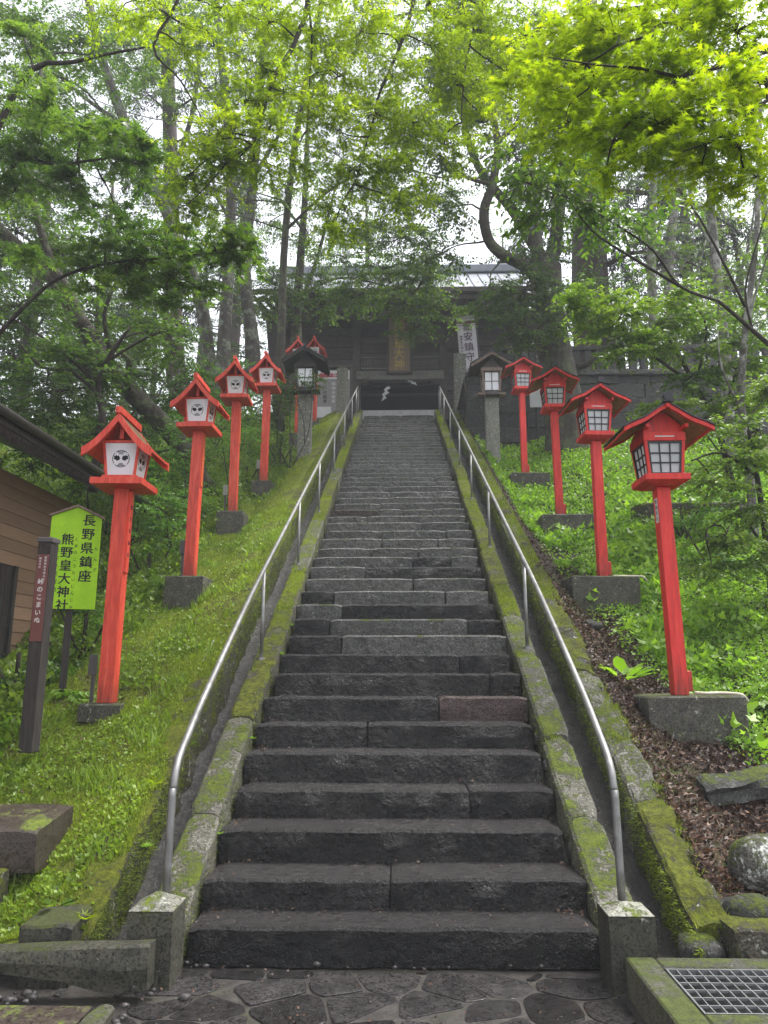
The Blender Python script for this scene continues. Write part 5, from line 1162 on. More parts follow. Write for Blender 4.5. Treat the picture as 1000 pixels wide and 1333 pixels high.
# -- pale trunks in the left background
for lab, bk, tp, tr, lim, pads, lm in (
  ('brown cedar with a thick straight trunk among the left background trees', M_barkbrown, [(-6.72, 21.50, 9.76), (-7.09, 21.50, 11.05), (-7.38, 21.50, 14.28), (-7.69, 21.50, 18.58), (-8.27, 21.50, 24.85)], [0.33, 0.30, 0.28, 0.24, 0.2], [], 'C', M_lf_con),
  ('lichened tree leaning left with a forked trunk in the left background', M_barklich, [(-5.12, 19.00, 8.80), (-5.30, 19.00, 9.94), (-5.66, 18.80, 11.95), (-6.79, 18.50, 14.69), (-7.84, 18.20, 16.88), (-8.80, 18.00, 19.47), (-9.62, 18.00, 22.82)], [0.2, 0.19, 0.18, 0.16, 0.15, 0.13, 0.1],
   [([(-6.79, 18.50, 14.69), (-5.95, 18.20, 17.23), (-5.79, 18.00, 20.21)], [0.09, 0.07, 0.05]), ([(-7.84, 18.20, 16.88), (-9.55, 18.00, 18.17), (-11.40, 18.00, 20.62)], [0.07, 0.05, 0.03]), ([(-5.54, 18.80, 11.47), (-5.99, 18.40, 12.91), (-5.70, 18.30, 14.05)], [0.05, 0.04, 0.02])],
   [(150, 60, 18, 90, 40, 110), (60, 80, 18.5, 80, 40, 90), (240, 120, 18, 70, 40, 80), (20, 20, 20, 80, 34, 110), (100, 20, 20.5, 80, 34, 110), (20, 110, 20, 80, 34, 110), (100, 180, 20.5, 70, 30, 100), (170, 120, 20.5, 70, 30, 100), (40, 260, 20, 60, 30, 90), (230, 260, 20.5, 50, 30, 80), (300, 330, 20.5, 34, 26, 50), (180, 10, 18, 90, 40, 90), (260, 20, 18.4, 70, 40, 80), (120, 160, 19, 70, 30, 50)], M_lf_green),
  ('straight pale lichened tree rising behind the third left lantern', M_barklich, [(-4.60, 18.00, 8.41), (-4.64, 18.00, 10.15), (-4.61, 18.00, 12.65), (-4.71, 18.00, 15.53), (-5.07, 18.00, 18.59), (-5.60, 18.00, 22.42)], [0.2, 0.17, 0.15, 0.14, 0.12, 0.08],
   [([(-4.68, 18.00, 14.31), (-4.03, 17.80, 15.85), (-3.76, 17.60, 18.44)], [0.06, 0.045, 0.03]), ([(-4.87, 18.00, 17.04), (-5.91, 17.80, 18.42), (-6.33, 17.60, 19.81)], [0.07, 0.05, 0.03])],
   [(330, 60, 17.6, 70, 35, 80), (250, 70, 17.6, 70, 30, 60), (300, 10, 17.6, 90, 35, 90), (345, 160, 18, 45, 30, 36)], M_lf_green),
  ('second pale lichened trunk leaning toward its neighbour left of the gate', M_barklich, [(-3.94, 18.60, 9.08), (-4.03, 18.60, 10.43), (-4.30, 18.60, 12.53), (-4.13, 18.40, 15.32), (-3.98, 18.20, 18.49), (-3.88, 18.00, 22.09)], [0.21, 0.19, 0.16, 0.13, 0.11, 0.08],
   [([(-4.24, 18.50, 13.19), (-5.07, 18.30, 14.52), (-5.44, 18.20, 15.95)], [0.06, 0.045, 0.03]), ([(-4.13, 18.40, 15.32), (-3.12, 18.00, 17.00), (-2.84, 18.00, 19.34)], [0.06, 0.04, 0.03])],
   [(370, 60, 18, 60, 35, 70), (380, 150, 18.2, 50, 30, 50), (345, 240, 18.6, 45, 25, 30), (360, 0, 18, 70, 30, 60), (285, 200, 18.4, 40, 25, 25)], M_lf_green),
  ('slender tree directly left of the gate plaque with fine drooping foliage', M_barkmoss, [(-3.01, 20.30, 9.27), (-3.07, 20.30, 11.73), (-2.97, 20.20, 13.97), (-2.85, 20.00, 16.22), (-2.83, 20.00, 19.56)], [0.18, 0.15, 0.12, 0.09, 0.06],
   [([(-2.99, 20.30, 12.23), (-2.47, 20.00, 13.58), (-2.16, 19.80, 14.75), (-1.81, 19.60, 16.18)], [0.07, 0.055, 0.045, 0.02]), ([(-2.96, 20.20, 12.56), (-1.77, 19.60, 12.78), (-0.39, 19.00, 12.18), (0.89, 18.60, 11.29)], [0.05, 0.035, 0.025, 0.01]), ([(-2.89, 20.00, 14.63), (-3.72, 19.80, 15.82), (-4.08, 19.60, 17.02)], [0.05, 0.035, 0.02])],
   [(400, 300, 19.8, 55, 22, 90), (450, 335, 19.3, 55, 16, 100), (500, 350, 18.9, 50, 16, 100), (545, 355, 18.7, 45, 18, 90), (525, 395, 18.6, 45, 14, 100), (570, 400, 18.4, 28, 12, 50), (470, 385, 19, 45, 12, 70), (420, 395, 19.4, 45, 16, 70), (365, 385, 19.8, 30, 18, 40), (430, 250, 19.4, 50, 25, 70), (350, 290, 20, 40, 25, 40), (545, 425, 18.3, 32, 10, 40), (390, 220, 19.6, 50, 25, 50), (500, 300, 19, 50, 25, 80), (560, 320, 18.8, 40, 25, 70), (350, 365, 19.6, 36, 16, 70), (400, 360, 19.4, 40, 14, 70), (455, 368, 19.2, 40, 12, 70), (520, 372, 18.9, 40, 12, 60), (340, 395, 19.8, 30, 14, 50), (560, 362, 18.6, 28, 12, 40)], M_lf_green)):
    if pads == 'C':
        pads = [(x, y, 21.5 + (x % 3 - 1), 60, 10, 40) for x, y in ((190, 120), (270, 170), (180, 230), (290, 250), (170, 330), (280, 330), (240, 60), (200, 20), (180, 400), (290, 400), (300, 100), (150, 180))]
    cedar = bk is M_barkbrown
    tree('cedar_tree' if cedar else 'broadleaf_tree', lab, 'tree', (tp, tr), lim, [(AT(x, y, D), M_(rx, D), M_(rx * 0.8, D), M_(ry, D), n) for x, y, D, rx, ry, n in pads], bk, lm,
         0.16 if cedar else 0.094, NEEDLE if cedar else DIAM, per=26 if cedar else 14, slen=0.8 if cedar else 0.5, droop=0.5 if cedar else 0.35, branch_r=0.03 if cedar else 0.014, twig_r=0.005)
# -- the big old tree on the right
tree('old_tree', 'massive old mossy tree with a sinuous left limb, right of the gate behind lanterns', 'tree',
     ([(4.06, 16.90, 5.61), (4.07, 16.90, 7.14), (3.87, 16.80, 8.88), (3.73, 16.70, 10.26), (3.80, 16.60, 11.35)], [0.58, 0.50, 0.42, 0.36, 0.28]),
     [([(3.74, 16.70, 10.42), (3.24, 16.30, 11.04), (2.54, 15.90, 11.22), (2.16, 15.60, 11.44), (2.05, 15.40, 12.06), (2.24, 15.20, 12.62), (2.37, 15.00, 13.49), (2.23, 14.90, 14.24), (1.88, 14.80, 14.79)], [0.19, 0.15, 0.13, 0.125, 0.12, 0.105, 0.09, 0.07, 0.05]),
      ([(3.79, 16.60, 11.20), (3.33, 16.60, 12.10), (2.88, 16.60, 12.97), (2.28, 16.70, 13.90), (1.88, 16.80, 15.06), (1.72, 16.90, 16.68)], [0.18, 0.15, 0.13, 0.11, 0.09, 0.06]),
      ([(3.79, 16.60, 11.24), (4.10, 16.80, 12.65), (4.37, 17.00, 14.82), (4.29, 17.00, 17.44)], [0.2, 0.16, 0.13, 0.08]),
      ([(3.24, 16.30, 11.04), (3.41, 16.00, 11.92), (3.19, 15.80, 12.84), (3.44, 15.60, 14.17)], [0.08, 0.06, 0.05, 0.03]),
      ([(2.24, 15.20, 12.62), (1.66, 15.00, 12.65), (1.21, 14.80, 12.85)], [0.05, 0.035, 0.02]), ([(2.37, 15.00, 13.60), (2.93, 14.80, 14.14), (3.30, 14.60, 15.21)], [0.06, 0.05, 0.03]),
      ([(4.39, 16.80, 8.71), (4.71, 16.60, 8.78), (5.04, 16.40, 8.99)], [0.1, 0.07, 0.04])],
     [(AT(x, y, D), M_(rx, D), M_(rx * 0.8, D), M_(ry, D), n) for x, y, D, rx, ry, n in (
      (640, 90, 15.5, 75, 30, 154), (580, 130, 15.5, 60, 30, 126), (700, 60, 15.5, 80, 30, 154), (600, 40, 15.5, 90, 30, 168), (560, 200, 15.2, 50, 30, 112), (660, 200, 15.6, 55, 25, 84), (700, 250, 16.4, 50, 30, 112), (740, 190, 16.5, 60, 30, 126), (760, 300, 16.6, 50, 30, 112), (720, 140, 16, 70, 30, 126), (680, 380, 15.8, 36, 30, 110), (640, 385, 15.6, 26, 20, 50), (700, 430, 15.9, 26, 20, 50), (660, 425, 15.6, 28, 18, 50), (740, 390, 15.6, 35, 25, 64), (700, 330, 16, 35, 20, 42), (590, 270, 15.4, 40, 22, 64), (780, 380, 16.4, 40, 30, 84), (800, 80, 16, 70, 40, 112), (575, 330, 15.8, 36, 18, 56), (760, 120, 17.5, 70, 35, 154), (820, 200, 18, 60, 30, 126), (690, 130, 17.6, 60, 30, 126), (770, 240, 17.6, 50, 28, 112), (640, 150, 17.4, 60, 28, 112), (880, 120, 18, 70, 35, 126), (600, 90, 17.4, 60, 30, 112))],
     M_barkmoss, M_lf_dark, 0.095, DIAM, tsides=14, per=15, slen=0.5, droop=0.35, branch_r=0.018, tint_sh=0.1)
# -- big cedar behind it
tree('cedar_tree', 'huge cedar with a thick dark trunk and drooping misty boughs right of the old tree', 'tree',
     ([(6.23, 22.00, 8.82), (6.31, 22.00, 10.87), (6.30, 22.00, 14.10), (6.52, 22.00, 18.71), (6.83, 22.00, 25.01)], [0.78, 0.66, 0.58, 0.5, 0.35]),
     [([(6.30, 22.00, 14.10), (7.46, 21.40, 14.56), (8.74, 21.00, 14.16), (9.74, 20.70, 13.31)], [0.09, 0.07, 0.05, 0.02]), ([(6.43, 22.00, 17.23), (7.82, 21.30, 16.70), (9.30, 20.80, 15.91), (10.44, 20.40, 14.68)], [0.1, 0.08, 0.05, 0.02]), ([(6.59, 22.00, 19.92), (8.24, 21.30, 19.00), (9.94, 20.80, 17.70)], [0.09, 0.06, 0.03]), ([(6.21, 22.00, 12.46), (7.57, 21.40, 12.68), (8.81, 21.00, 12.06)], [0.08, 0.05, 0.02])],
     [(AT(x, y, D), M_(rx, D), M_(rx, D), M_(ry, D), n) for x, y, D, rx, ry, n in (
      (820, 320, 21.4, 45, 9, 40), (880, 330, 21, 45, 9, 40), (925, 355, 20.8, 35, 9, 24), (830, 245, 21.4, 50, 10, 44), (890, 262, 21, 50, 10, 44), (950, 290, 20.6, 40, 9, 26), (830, 170, 21.4, 55, 10, 44), (900, 195, 21, 50, 10, 36), (830, 400, 21.4, 40, 8, 30), (885, 412, 21, 35, 8, 24), (800, 290, 20.8, 45, 9, 40), (790, 210, 21, 50, 10, 40), (860, 290, 22.4, 60, 9, 40), (850, 360, 22.4, 60, 9, 36), (700, 220, 22, 50, 12, 40), (720, 300, 22.5, 50, 12, 34), (680, 170, 22.5, 50, 12, 34), (850, 210, 22.6, 60, 10, 36), (960, 230, 21.5, 50, 10, 24), (840, 110, 21.5, 60, 12, 36), (960, 380, 21.2, 40, 8, 18))],
     M_barkbrown, M_lf_con, 0.17, NEEDLE, tsides=14, per=26, slen=0.8, droop=0.55, flat=0.9, branch_r=0.03, twig_r=0.006)
# -- birches at the right edge
for lab, tp, tr, lim, pads in (
  ('pale birch trunk pair left stem beyond the stone fence at right', [(7.25, 19.60, 8.46), (7.37, 19.60, 10.78), (7.37, 19.50, 12.65), (7.56, 19.40, 15.09), (7.95, 19.20, 18.61)], [0.15, 0.14, 0.13, 0.11, 0.07], [([(7.42, 19.60, 11.73), (7.99, 19.30, 12.53), (8.49, 19.00, 13.31)], [0.05, 0.035, 0.02])], [(850, 200, 19.2, 45, 25, 30), (900, 300, 19, 40, 20, 26), (830, 300, 19.2, 35, 20, 20)]),
  ('grey birch trunk just right of the paler birch beyond the stone fence', [(7.91, 20.40, 8.27), (8.19, 20.40, 11.39), (8.24, 20.30, 13.61), (8.62, 20.20, 16.17), (8.76, 20.00, 19.88)], [0.17, 0.15, 0.14, 0.12, 0.07], [([(8.22, 20.40, 12.14), (8.71, 20.00, 12.62), (9.21, 19.80, 14.06)], [0.06, 0.045, 0.02])], [(900, 180, 19.8, 50, 25, 30), (930, 250, 19.8, 40, 22, 26)]),
  ('white barked birch curving up at the right side above the weeds', [(6.75, 14.60, 5.04), (6.83, 14.50, 6.65), (6.85, 14.40, 8.31), (6.81, 14.30, 9.85), (6.79, 14.20, 11.44), (6.96, 14.00, 13.38), (7.45, 14.00, 15.77)], [0.13, 0.115, 0.105, 0.095, 0.085, 0.06, 0.04], [([(6.85, 14.40, 9.02), (7.37, 14.20, 9.96), (7.68, 14.00, 11.47)], [0.035, 0.028, 0.015]), ([(6.84, 14.30, 10.21), (6.38, 14.10, 11.01), (6.20, 14.00, 12.24)], [0.03, 0.022, 0.012])], [(960, 250, 14, 50, 24, 70), (990, 350, 14, 45, 22, 60), (900, 230, 14, 45, 22, 60), (960, 130, 14, 60, 30, 60), (880, 340, 14.2, 45, 20, 60), (930, 380, 14.2, 40, 18, 40), (830, 300, 14.2, 40, 18, 40)]),
  ('slim pale birch stem rising at the far right edge of the slope', [(5.07, 10.40, 2.70), (5.13, 10.40, 4.04), (5.08, 10.30, 5.41), (5.23, 10.20, 6.58), (5.49, 10.10, 8.05), (5.75, 10.00, 10.40)], [0.07, 0.062, 0.055, 0.048, 0.04, 0.025], [([(5.22, 10.20, 6.46), (5.41, 10.00, 7.22), (5.61, 9.80, 7.85)], [0.02, 0.015, 0.01]), ([(5.09, 10.30, 5.17), (4.80, 10.20, 5.85), (4.75, 10.10, 6.42)], [0.02, 0.014, 0.008])], [(985, 420, 10, 40, 16, 22), (995, 330, 10, 35, 20, 18)])):
    tree('birch_tree', lab, 'tree', (tp, tr), lim, [(AT(x, y, D), M_(rx, D), M_(rx * 0.8, D), M_(ry, D), n) for x, y, D, rx, ry, n in pads], M_birch, M_lf_green, 0.07, TRI3, per=13, slen=0.45, droop=0.3, branch_r=0.012)
# -- right understorey tree with light green layers
tree('understorey_tree', 'small tree with light green leaf layers spread above the right lanterns', 'tree',
     ([(5.43, 11.60, 4.32), (5.20, 11.40, 5.30), (4.81, 11.20, 6.01), (4.37, 11.00, 6.73)], [0.06, 0.05, 0.04, 0.025]),
     [([(4.81, 11.20, 6.01), (4.14, 10.80, 6.24), (3.40, 10.60, 6.80), (2.77, 10.40, 7.03)], [0.03, 0.024, 0.016, 0.008]), ([(5.20, 11.40, 5.30), (5.51, 11.20, 6.27), (5.67, 11.00, 6.98)], [0.035, 0.025, 0.012]), ([(5.05, 11.30, 5.53), (4.48, 11.00, 5.17), (3.95, 10.80, 5.36)], [0.03, 0.02, 0.01]), ([(4.81, 11.20, 6.01), (4.99, 11.00, 6.85), (4.75, 10.90, 7.34)], [0.025, 0.018, 0.01])],
     [(AT(x, y, D), M_(rx, D), M_(rx * 0.9, D), M_(ry, D), n) for x, y, D, rx, ry, n in (
      (770, 385, 10.4, 42, 8, 51), (740, 400, 10.3, 30, 8, 30), (820, 395, 10.5, 45, 9, 60), (870, 390, 10.8, 45, 9, 57), (800, 420, 10.4, 45, 8, 51), (860, 425, 10.6, 45, 9, 57), (915, 410, 11, 40, 10, 45), (950, 440, 11, 40, 12, 51), (840, 450, 10.6, 45, 8, 51), (900, 460, 10.9, 45, 9, 54), (800, 462, 10.3, 30, 7, 27), (960, 480, 11, 45, 10, 54), (900, 490, 10.8, 40, 8, 39), (860, 535, 10.8, 40, 9, 39), (930, 520, 11, 45, 10, 45), (980, 400, 11, 35, 12, 36), (975, 530, 10.6, 40, 12, 45), (905, 560, 10.6, 40, 9, 39))],
     M_barkdark, M_lf_green, 0.085, TRI3, per=14, slen=0.36, droop=0.2, flat=0.85, branch_r=0.008, twig_r=0.0025, tint_sh=0.12)
tree('feathery_shrub_tree', 'low tree with feathery pale green drooping sprays at the right edge of the slope', 'tree',
     ([(4.35, 8.60, 1.88), (4.37, 8.60, 2.86), (4.29, 8.50, 3.77), (4.20, 8.40, 4.31)], [0.05, 0.04, 0.03, 0.02]),
     [([(4.37, 8.60, 2.86), (3.97, 8.40, 3.28), (3.51, 8.20, 3.07)], [0.02, 0.014, 0.008]), ([(4.29, 8.50, 3.77), (3.81, 8.30, 4.00), (3.37, 8.10, 3.85)], [0.02, 0.014, 0.008])],
     [(AT(x, y, D), M_(rx, D), M_(rx * 0.9, D), M_(ry, D), n) for x, y, D, rx, ry, n in ((960, 600, 8.3, 40, 12, 61), (990, 560, 8.3, 40, 14, 61), (930, 625, 8.2, 32, 9, 36), (985, 660, 8.3, 35, 14, 61), (945, 695, 8.2, 35, 9, 47), (980, 730, 8.2, 35, 12, 54), (995, 500, 8.5, 35, 14, 47), (910, 560, 8.5, 30, 8, 25), (925, 740, 8.2, 28, 7, 25))],
     M_barkdark, M_lf_green, 0.055, DIAM, per=22, slen=0.36, droop=0.35, flat=0.7, branch_r=0.007, twig_r=0.002, tint_sh=0.15)
# -- near branch of a walnut like tree crossing the right middle
tree('pinnate_tree', 'dark branched tree with drooping feather leaves crossing before the cedar at right', 'tree',
     ([(5.78, 9.40, 4.00), (5.42, 9.20, 5.20), (4.69, 9.00, 5.88), (4.19, 8.80, 6.20)], [0.06, 0.045, 0.028, 0.02]),
     [([(4.19, 8.80, 6.20), (3.63, 8.60, 6.31), (3.25, 8.40, 6.70), (2.73, 8.20, 6.94), (2.22, 8.00, 7.13), (1.74, 7.90, 7.24)], [0.02, 0.018, 0.015, 0.012, 0.009, 0.005]), ([(3.63, 8.60, 6.31), (3.05, 8.40, 6.55), (2.44, 8.20, 6.86), (2.11, 8.10, 7.33)], [0.022, 0.018, 0.012, 0.006]), ([(4.69, 9.00, 5.88), (4.60, 8.90, 6.38), (4.76, 8.80, 6.99), (4.92, 8.70, 7.48)], [0.018, 0.015, 0.012, 0.008]), ([(4.58, 8.90, 6.16), (4.09, 8.70, 7.16), (3.70, 8.60, 7.78), (3.40, 8.50, 8.28)], [0.02, 0.015, 0.01, 0.006])],
     [(AT(x, y, D), M_(rx, D), M_(rx * 0.9, D), M_(ry, D), n) for x, y, D, rx, ry, n in ((740, 262, 8, 38, 10, 28), (700, 240, 7.9, 35, 9, 25), (780, 282, 8.2, 30, 9, 20), (700, 200, 8, 36, 10, 22), (820, 300, 8.3, 30, 8, 14), (745, 215, 8.1, 30, 8, 17), (660, 215, 7.9, 28, 8, 14), (880, 250, 8.6, 30, 10, 14), (715, 272, 7.9, 30, 8, 17))],
     M_barkdark, M_lf_deep, 0.09, OVAL, per=14, slen=0.42, droop=0.4, flat=0.7, branch_r=0.007, twig_r=0.003, tint_sh=0.05)
# -- lime maple reaching in at the upper right, close by
tree('near_maple', 'bright yellow green maple with large leaves filling the upper right corner', 'tree',
     ([(4.6, 4.4, 0.6), (4.5, 4.35, 2.0), (4.2, 4.2, 3.6), (3.9, 4.1, 5.2), (3.4, 4.0, 6.6)], [0.17, 0.14, 0.12, 0.09, 0.05]),
     [([(4.3, 4.2, 3.3), (2.71, 4.00, 5.48), (2.35, 3.90, 5.30), (1.93, 3.80, 5.08), (1.73, 3.75, 4.98), (1.42, 3.70, 4.67), (1.28, 3.65, 4.49)], [0.028, 0.02, 0.017, 0.014, 0.012, 0.007, 0.003]),
      ([(1.93, 3.80, 5.08), (1.81, 3.90, 5.29), (1.69, 4.00, 5.52), (1.48, 4.10, 5.55)], [0.013, 0.010, 0.008, 0.004]),
      ([(1.73, 3.75, 4.98), (1.50, 3.80, 5.10), (1.30, 3.90, 5.22), (1.02, 4.00, 5.38)], [0.010, 0.008, 0.006, 0.003]),
      ([(4.3, 4.2, 3.2), (2.32, 3.60, 4.73), (2.11, 3.55, 4.64), (1.92, 3.50, 4.47), (1.77, 3.50, 4.35), (1.55, 3.50, 4.27)], [0.022, 0.013, 0.010, 0.008, 0.006, 0.003]),
      ([(4.2, 4.1, 3.7), (2.82, 4.40, 6.34), (2.37, 4.50, 6.39), (1.94, 4.70, 6.48), (1.41, 4.90, 6.63), (0.93, 5.00, 6.45)], [0.05, 0.035, 0.028, 0.02, 0.013, 0.006])],
     [(AT(x, y, D), M_(rx, D), M_(rx * 0.8, D), M_(ry, D), n) for x, y, D, rx, ry, n in (
      (960, 40, 4.0, 75, 28, 109), (880, 30, 4.2, 75, 28, 120), (800, 40, 4.4, 75, 30, 125), (730, 50, 4.7, 70, 30, 125), (840, 90, 3.9, 70, 24, 109), (920, 130, 3.7, 70, 22, 93), (770, 110, 4.2, 65, 24, 109), (860, 160, 3.7, 55, 16, 66), (960, 190, 3.6, 55, 16, 59), (800, 165, 3.9, 55, 18, 70), (740, 160, 4.2, 45, 20, 59), (900, 190, 3.6, 45, 12, 38), (820, 205, 3.7, 30, 10, 22), (790, 228, 3.8, 20, 8, 13), (990, 110, 3.8, 50, 25, 66), (985, 230, 3.6, 30, 8, 16), (700, 100, 4.6, 55, 26, 82), (930, -20, 4.3, 90, 20, 82), (800, -20, 4.6, 90, 20, 82), (915, 215, 3.6, 25, 8, 16))],
     M_barkdark, M_lf_lime, 0.042, STAR7, per=11, slen=0.24, droop=0.28, flat=0.75, branch_r=0.005, twig_r=0.0014, clump=4)
# -- lime maple hanging over the middle, farther
tree('overhanging_maple', 'fine leaved bright maple hanging its long boughs over the stairs from above', 'tree',
     ([(-5.6, 3.2, 0.0), (-5.4, 3.4, 2.5), (-5.0, 3.8, 5.0), (-4.2, 4.6, 7.6), (-3.2, 5.4, 9.2)], [0.26, 0.22, 0.19, 0.15, 0.12]),
     [([(-3.2, 5.4, 9.2), (-1.6, 6.4, 10.2), (0.3, 7.0, 10.4), (2.2, 7.4, 10.2), (3.6, 7.6, 9.8)], [0.12, 0.10, 0.07, 0.05, 0.02]),
      ([(-1.6, 6.4, 10.2), (-1.00, 6.80, 9.09), (-1.06, 6.70, 8.27), (-1.23, 6.50, 7.64), (-1.31, 6.40, 7.18), (-1.39, 6.30, 6.61)], [0.05, 0.03, 0.024, 0.02, 0.015, 0.006]),
      ([(-0.97, 6.80, 8.98), (-0.92, 6.90, 8.47), (-0.93, 6.90, 7.96), (-0.93, 6.80, 7.19)], [0.014, 0.012, 0.008, 0.004]),
      ([(0.3, 7.0, 10.4), (0.26, 7.40, 9.61), (0.07, 7.30, 8.73), (-0.16, 7.20, 8.02), (-0.24, 7.10, 7.53), (-0.43, 7.00, 6.68)], [0.04, 0.026, 0.02, 0.016, 0.012, 0.005]),
      ([(2.2, 7.4, 10.2), (1.25, 7.80, 10.02), (0.94, 7.70, 9.11), (0.84, 7.60, 8.46), (0.79, 7.50, 7.84)], [0.03, 0.02, 0.016, 0.012, 0.005]),
      ([(1.6, 7.3, 10.3), (0.50, 8.50, 10.67), (0.82, 8.60, 10.44), (1.38, 8.80, 10.31), (1.82, 8.90, 10.04), (1.96, 9.00, 9.84)], [0.06, 0.05, 0.045, 0.04, 0.03, 0.015]),
      ([(-3.2, 5.4, 9.2), (-2.39, 6.60, 9.01), (-2.63, 6.70, 8.21), (-2.34, 6.80, 7.85), (-2.00, 6.90, 7.25)], [0.03, 0.018, 0.014, 0.010, 0.004])],
     [(AT(x, y, D), M_(rx, D), M_(rx * 0.8, D), M_(ry, D), n) for x, y, D, rx, ry, n in (
      (350, 30, 6.6, 40, 16, 54), (340, 85, 6.5, 32, 14, 54), (320, 130, 6.4, 30, 12, 54), (300, 175, 6.3, 36, 12, 70), (260, 190, 6.3, 32, 10, 54), (250, 225, 6.3, 26, 12, 54), (245, 265, 6.3, 18, 12, 33), (290, 215, 6.4, 30, 10, 46), (350, 170, 6.4, 30, 12, 49), (370, 120, 6.5, 25, 12, 37), (330, 210, 6.4, 28, 10, 37),
      (410, 40, 6.9, 36, 22, 70), (440, 100, 7.0, 36, 18, 70), (400, 140, 6.9, 28, 16, 46), (440, 170, 7.0, 34, 16, 62), (470, 40, 7.2, 40, 22, 83), (510, 100, 7.2, 40, 20, 83), (480, 150, 7.1, 34, 18, 70), (460, 220, 7.0, 34, 16, 70), (450, 270, 7.0, 28, 15, 54), (435, 300, 7.0, 20, 10, 29), (500, 210, 7.2, 36, 18, 70), (540, 160, 7.3, 38, 18, 75), (560, 60, 7.4, 45, 24, 91), (520, 260, 7.3, 34, 16, 49), (590, 110, 7.6, 40, 20, 75), (620, 40, 7.8, 45, 24, 91), (660, 100, 8.2, 40, 20, 75), (580, 190, 7.6, 36, 18, 62), (630, 160, 8, 36, 18, 62), (680, 40, 8.3, 45, 25, 83), (700, 150, 8.4, 36, 18, 54), (380, 200, 6.8, 25, 14, 29), (550, 240, 7.5, 30, 14, 41),
      (150, 25, 7, 50, 16, 54), (220, 20, 6.8, 45, 14, 54), (240, 60, 6.9, 26, 12, 29), (290, 10, 6.7, 40, 14, 49), (600, 0, 7.8, 60, 20, 83), (480, -10, 7.3, 60, 20, 83), (330, 50, 7.4, 60, 20, 57), (640, 80, 8.4, 55, 24, 69), (400, 10, 7.0, 60, 20, 57), (560, 120, 8, 50, 24, 69), (690, 90, 8.4, 45, 24, 57), (280, 60, 7.2, 45, 16, 34))],
     M_barkdark, M_lf_lime, 0.046, STAR5, per=12, slen=0.34, droop=0.35, flat=0.75, branch_r=0.007, twig_r=0.002, tint_sh=-0.08)
# -- mid-green tree behind the overhang
tree('tall_maple', 'tall green maple whose crown hangs behind the lime boughs, trunk hidden left of stairs', 'tree',
     ([(-2.98, 17.20, 7.29), (-2.94, 17.00, 9.66), (-2.84, 16.60, 12.41), (-2.47, 16.00, 15.28), (-1.87, 15.40, 18.14), (-1.27, 15.00, 20.04)], [0.12, 0.10, 0.09, 0.08, 0.07, 0.05]),
     [([(-2.47, 16.00, 15.28), (-1.23, 15.00, 16.34), (0.08, 14.00, 16.16), (1.45, 13.60, 15.92)], [0.05, 0.04, 0.03, 0.015]), ([(-2.84, 16.60, 12.41), (-1.43, 15.60, 12.98), (-0.12, 14.80, 12.77), (0.92, 14.40, 12.26)], [0.04, 0.03, 0.02, 0.01])],
     [(AT(x, y, D), M_(rx, D), M_(rx * 0.8, D), M_(ry, D), n) for x, y, D, rx, ry, n in ((430, 60, 14.5, 60, 26, 153), (500, 40, 14, 70, 28, 170), (570, 80, 14, 60, 28, 153), (480, 140, 14.4, 60, 26, 153), (540, 180, 14.2, 55, 26, 153), (440, 200, 15, 50, 26, 119), (500, 250, 14.6, 50, 24, 136), (560, 260, 14.4, 40, 24, 102), (420, 130, 15.2, 45, 24, 85), (600, 20, 14, 70, 26, 136), (520, 310, 14.8, 40, 18, 78), (470, 300, 15.2, 40, 18, 68), (370, 240, 16, 40, 20, 51), (300, 40, 15.5, 60, 28, 110), (230, 40, 15.5, 60, 28, 100), (340, 120, 15.5, 60, 28, 110), (160, 60, 15.5, 60, 28, 90), (90, 110, 15.5, 60, 28, 80), (50, 200, 15.6, 60, 26, 70), (200, 210, 15.6, 55, 26, 80), (130, 270, 15.8, 50, 24, 70), (260, 180, 15.8, 50, 24, 60), (280, 110, 15.8, 50, 26, 70), (640, 60, 15, 60, 30, 100), (600, 110, 15, 60, 28, 90), (700, 30, 15, 70, 28, 100))],
     M_barkmoss, M_lf_green, 0.072, TRI3, per=14, slen=0.45, droop=0.3, branch_r=0.012, tint_sh=-0.05)
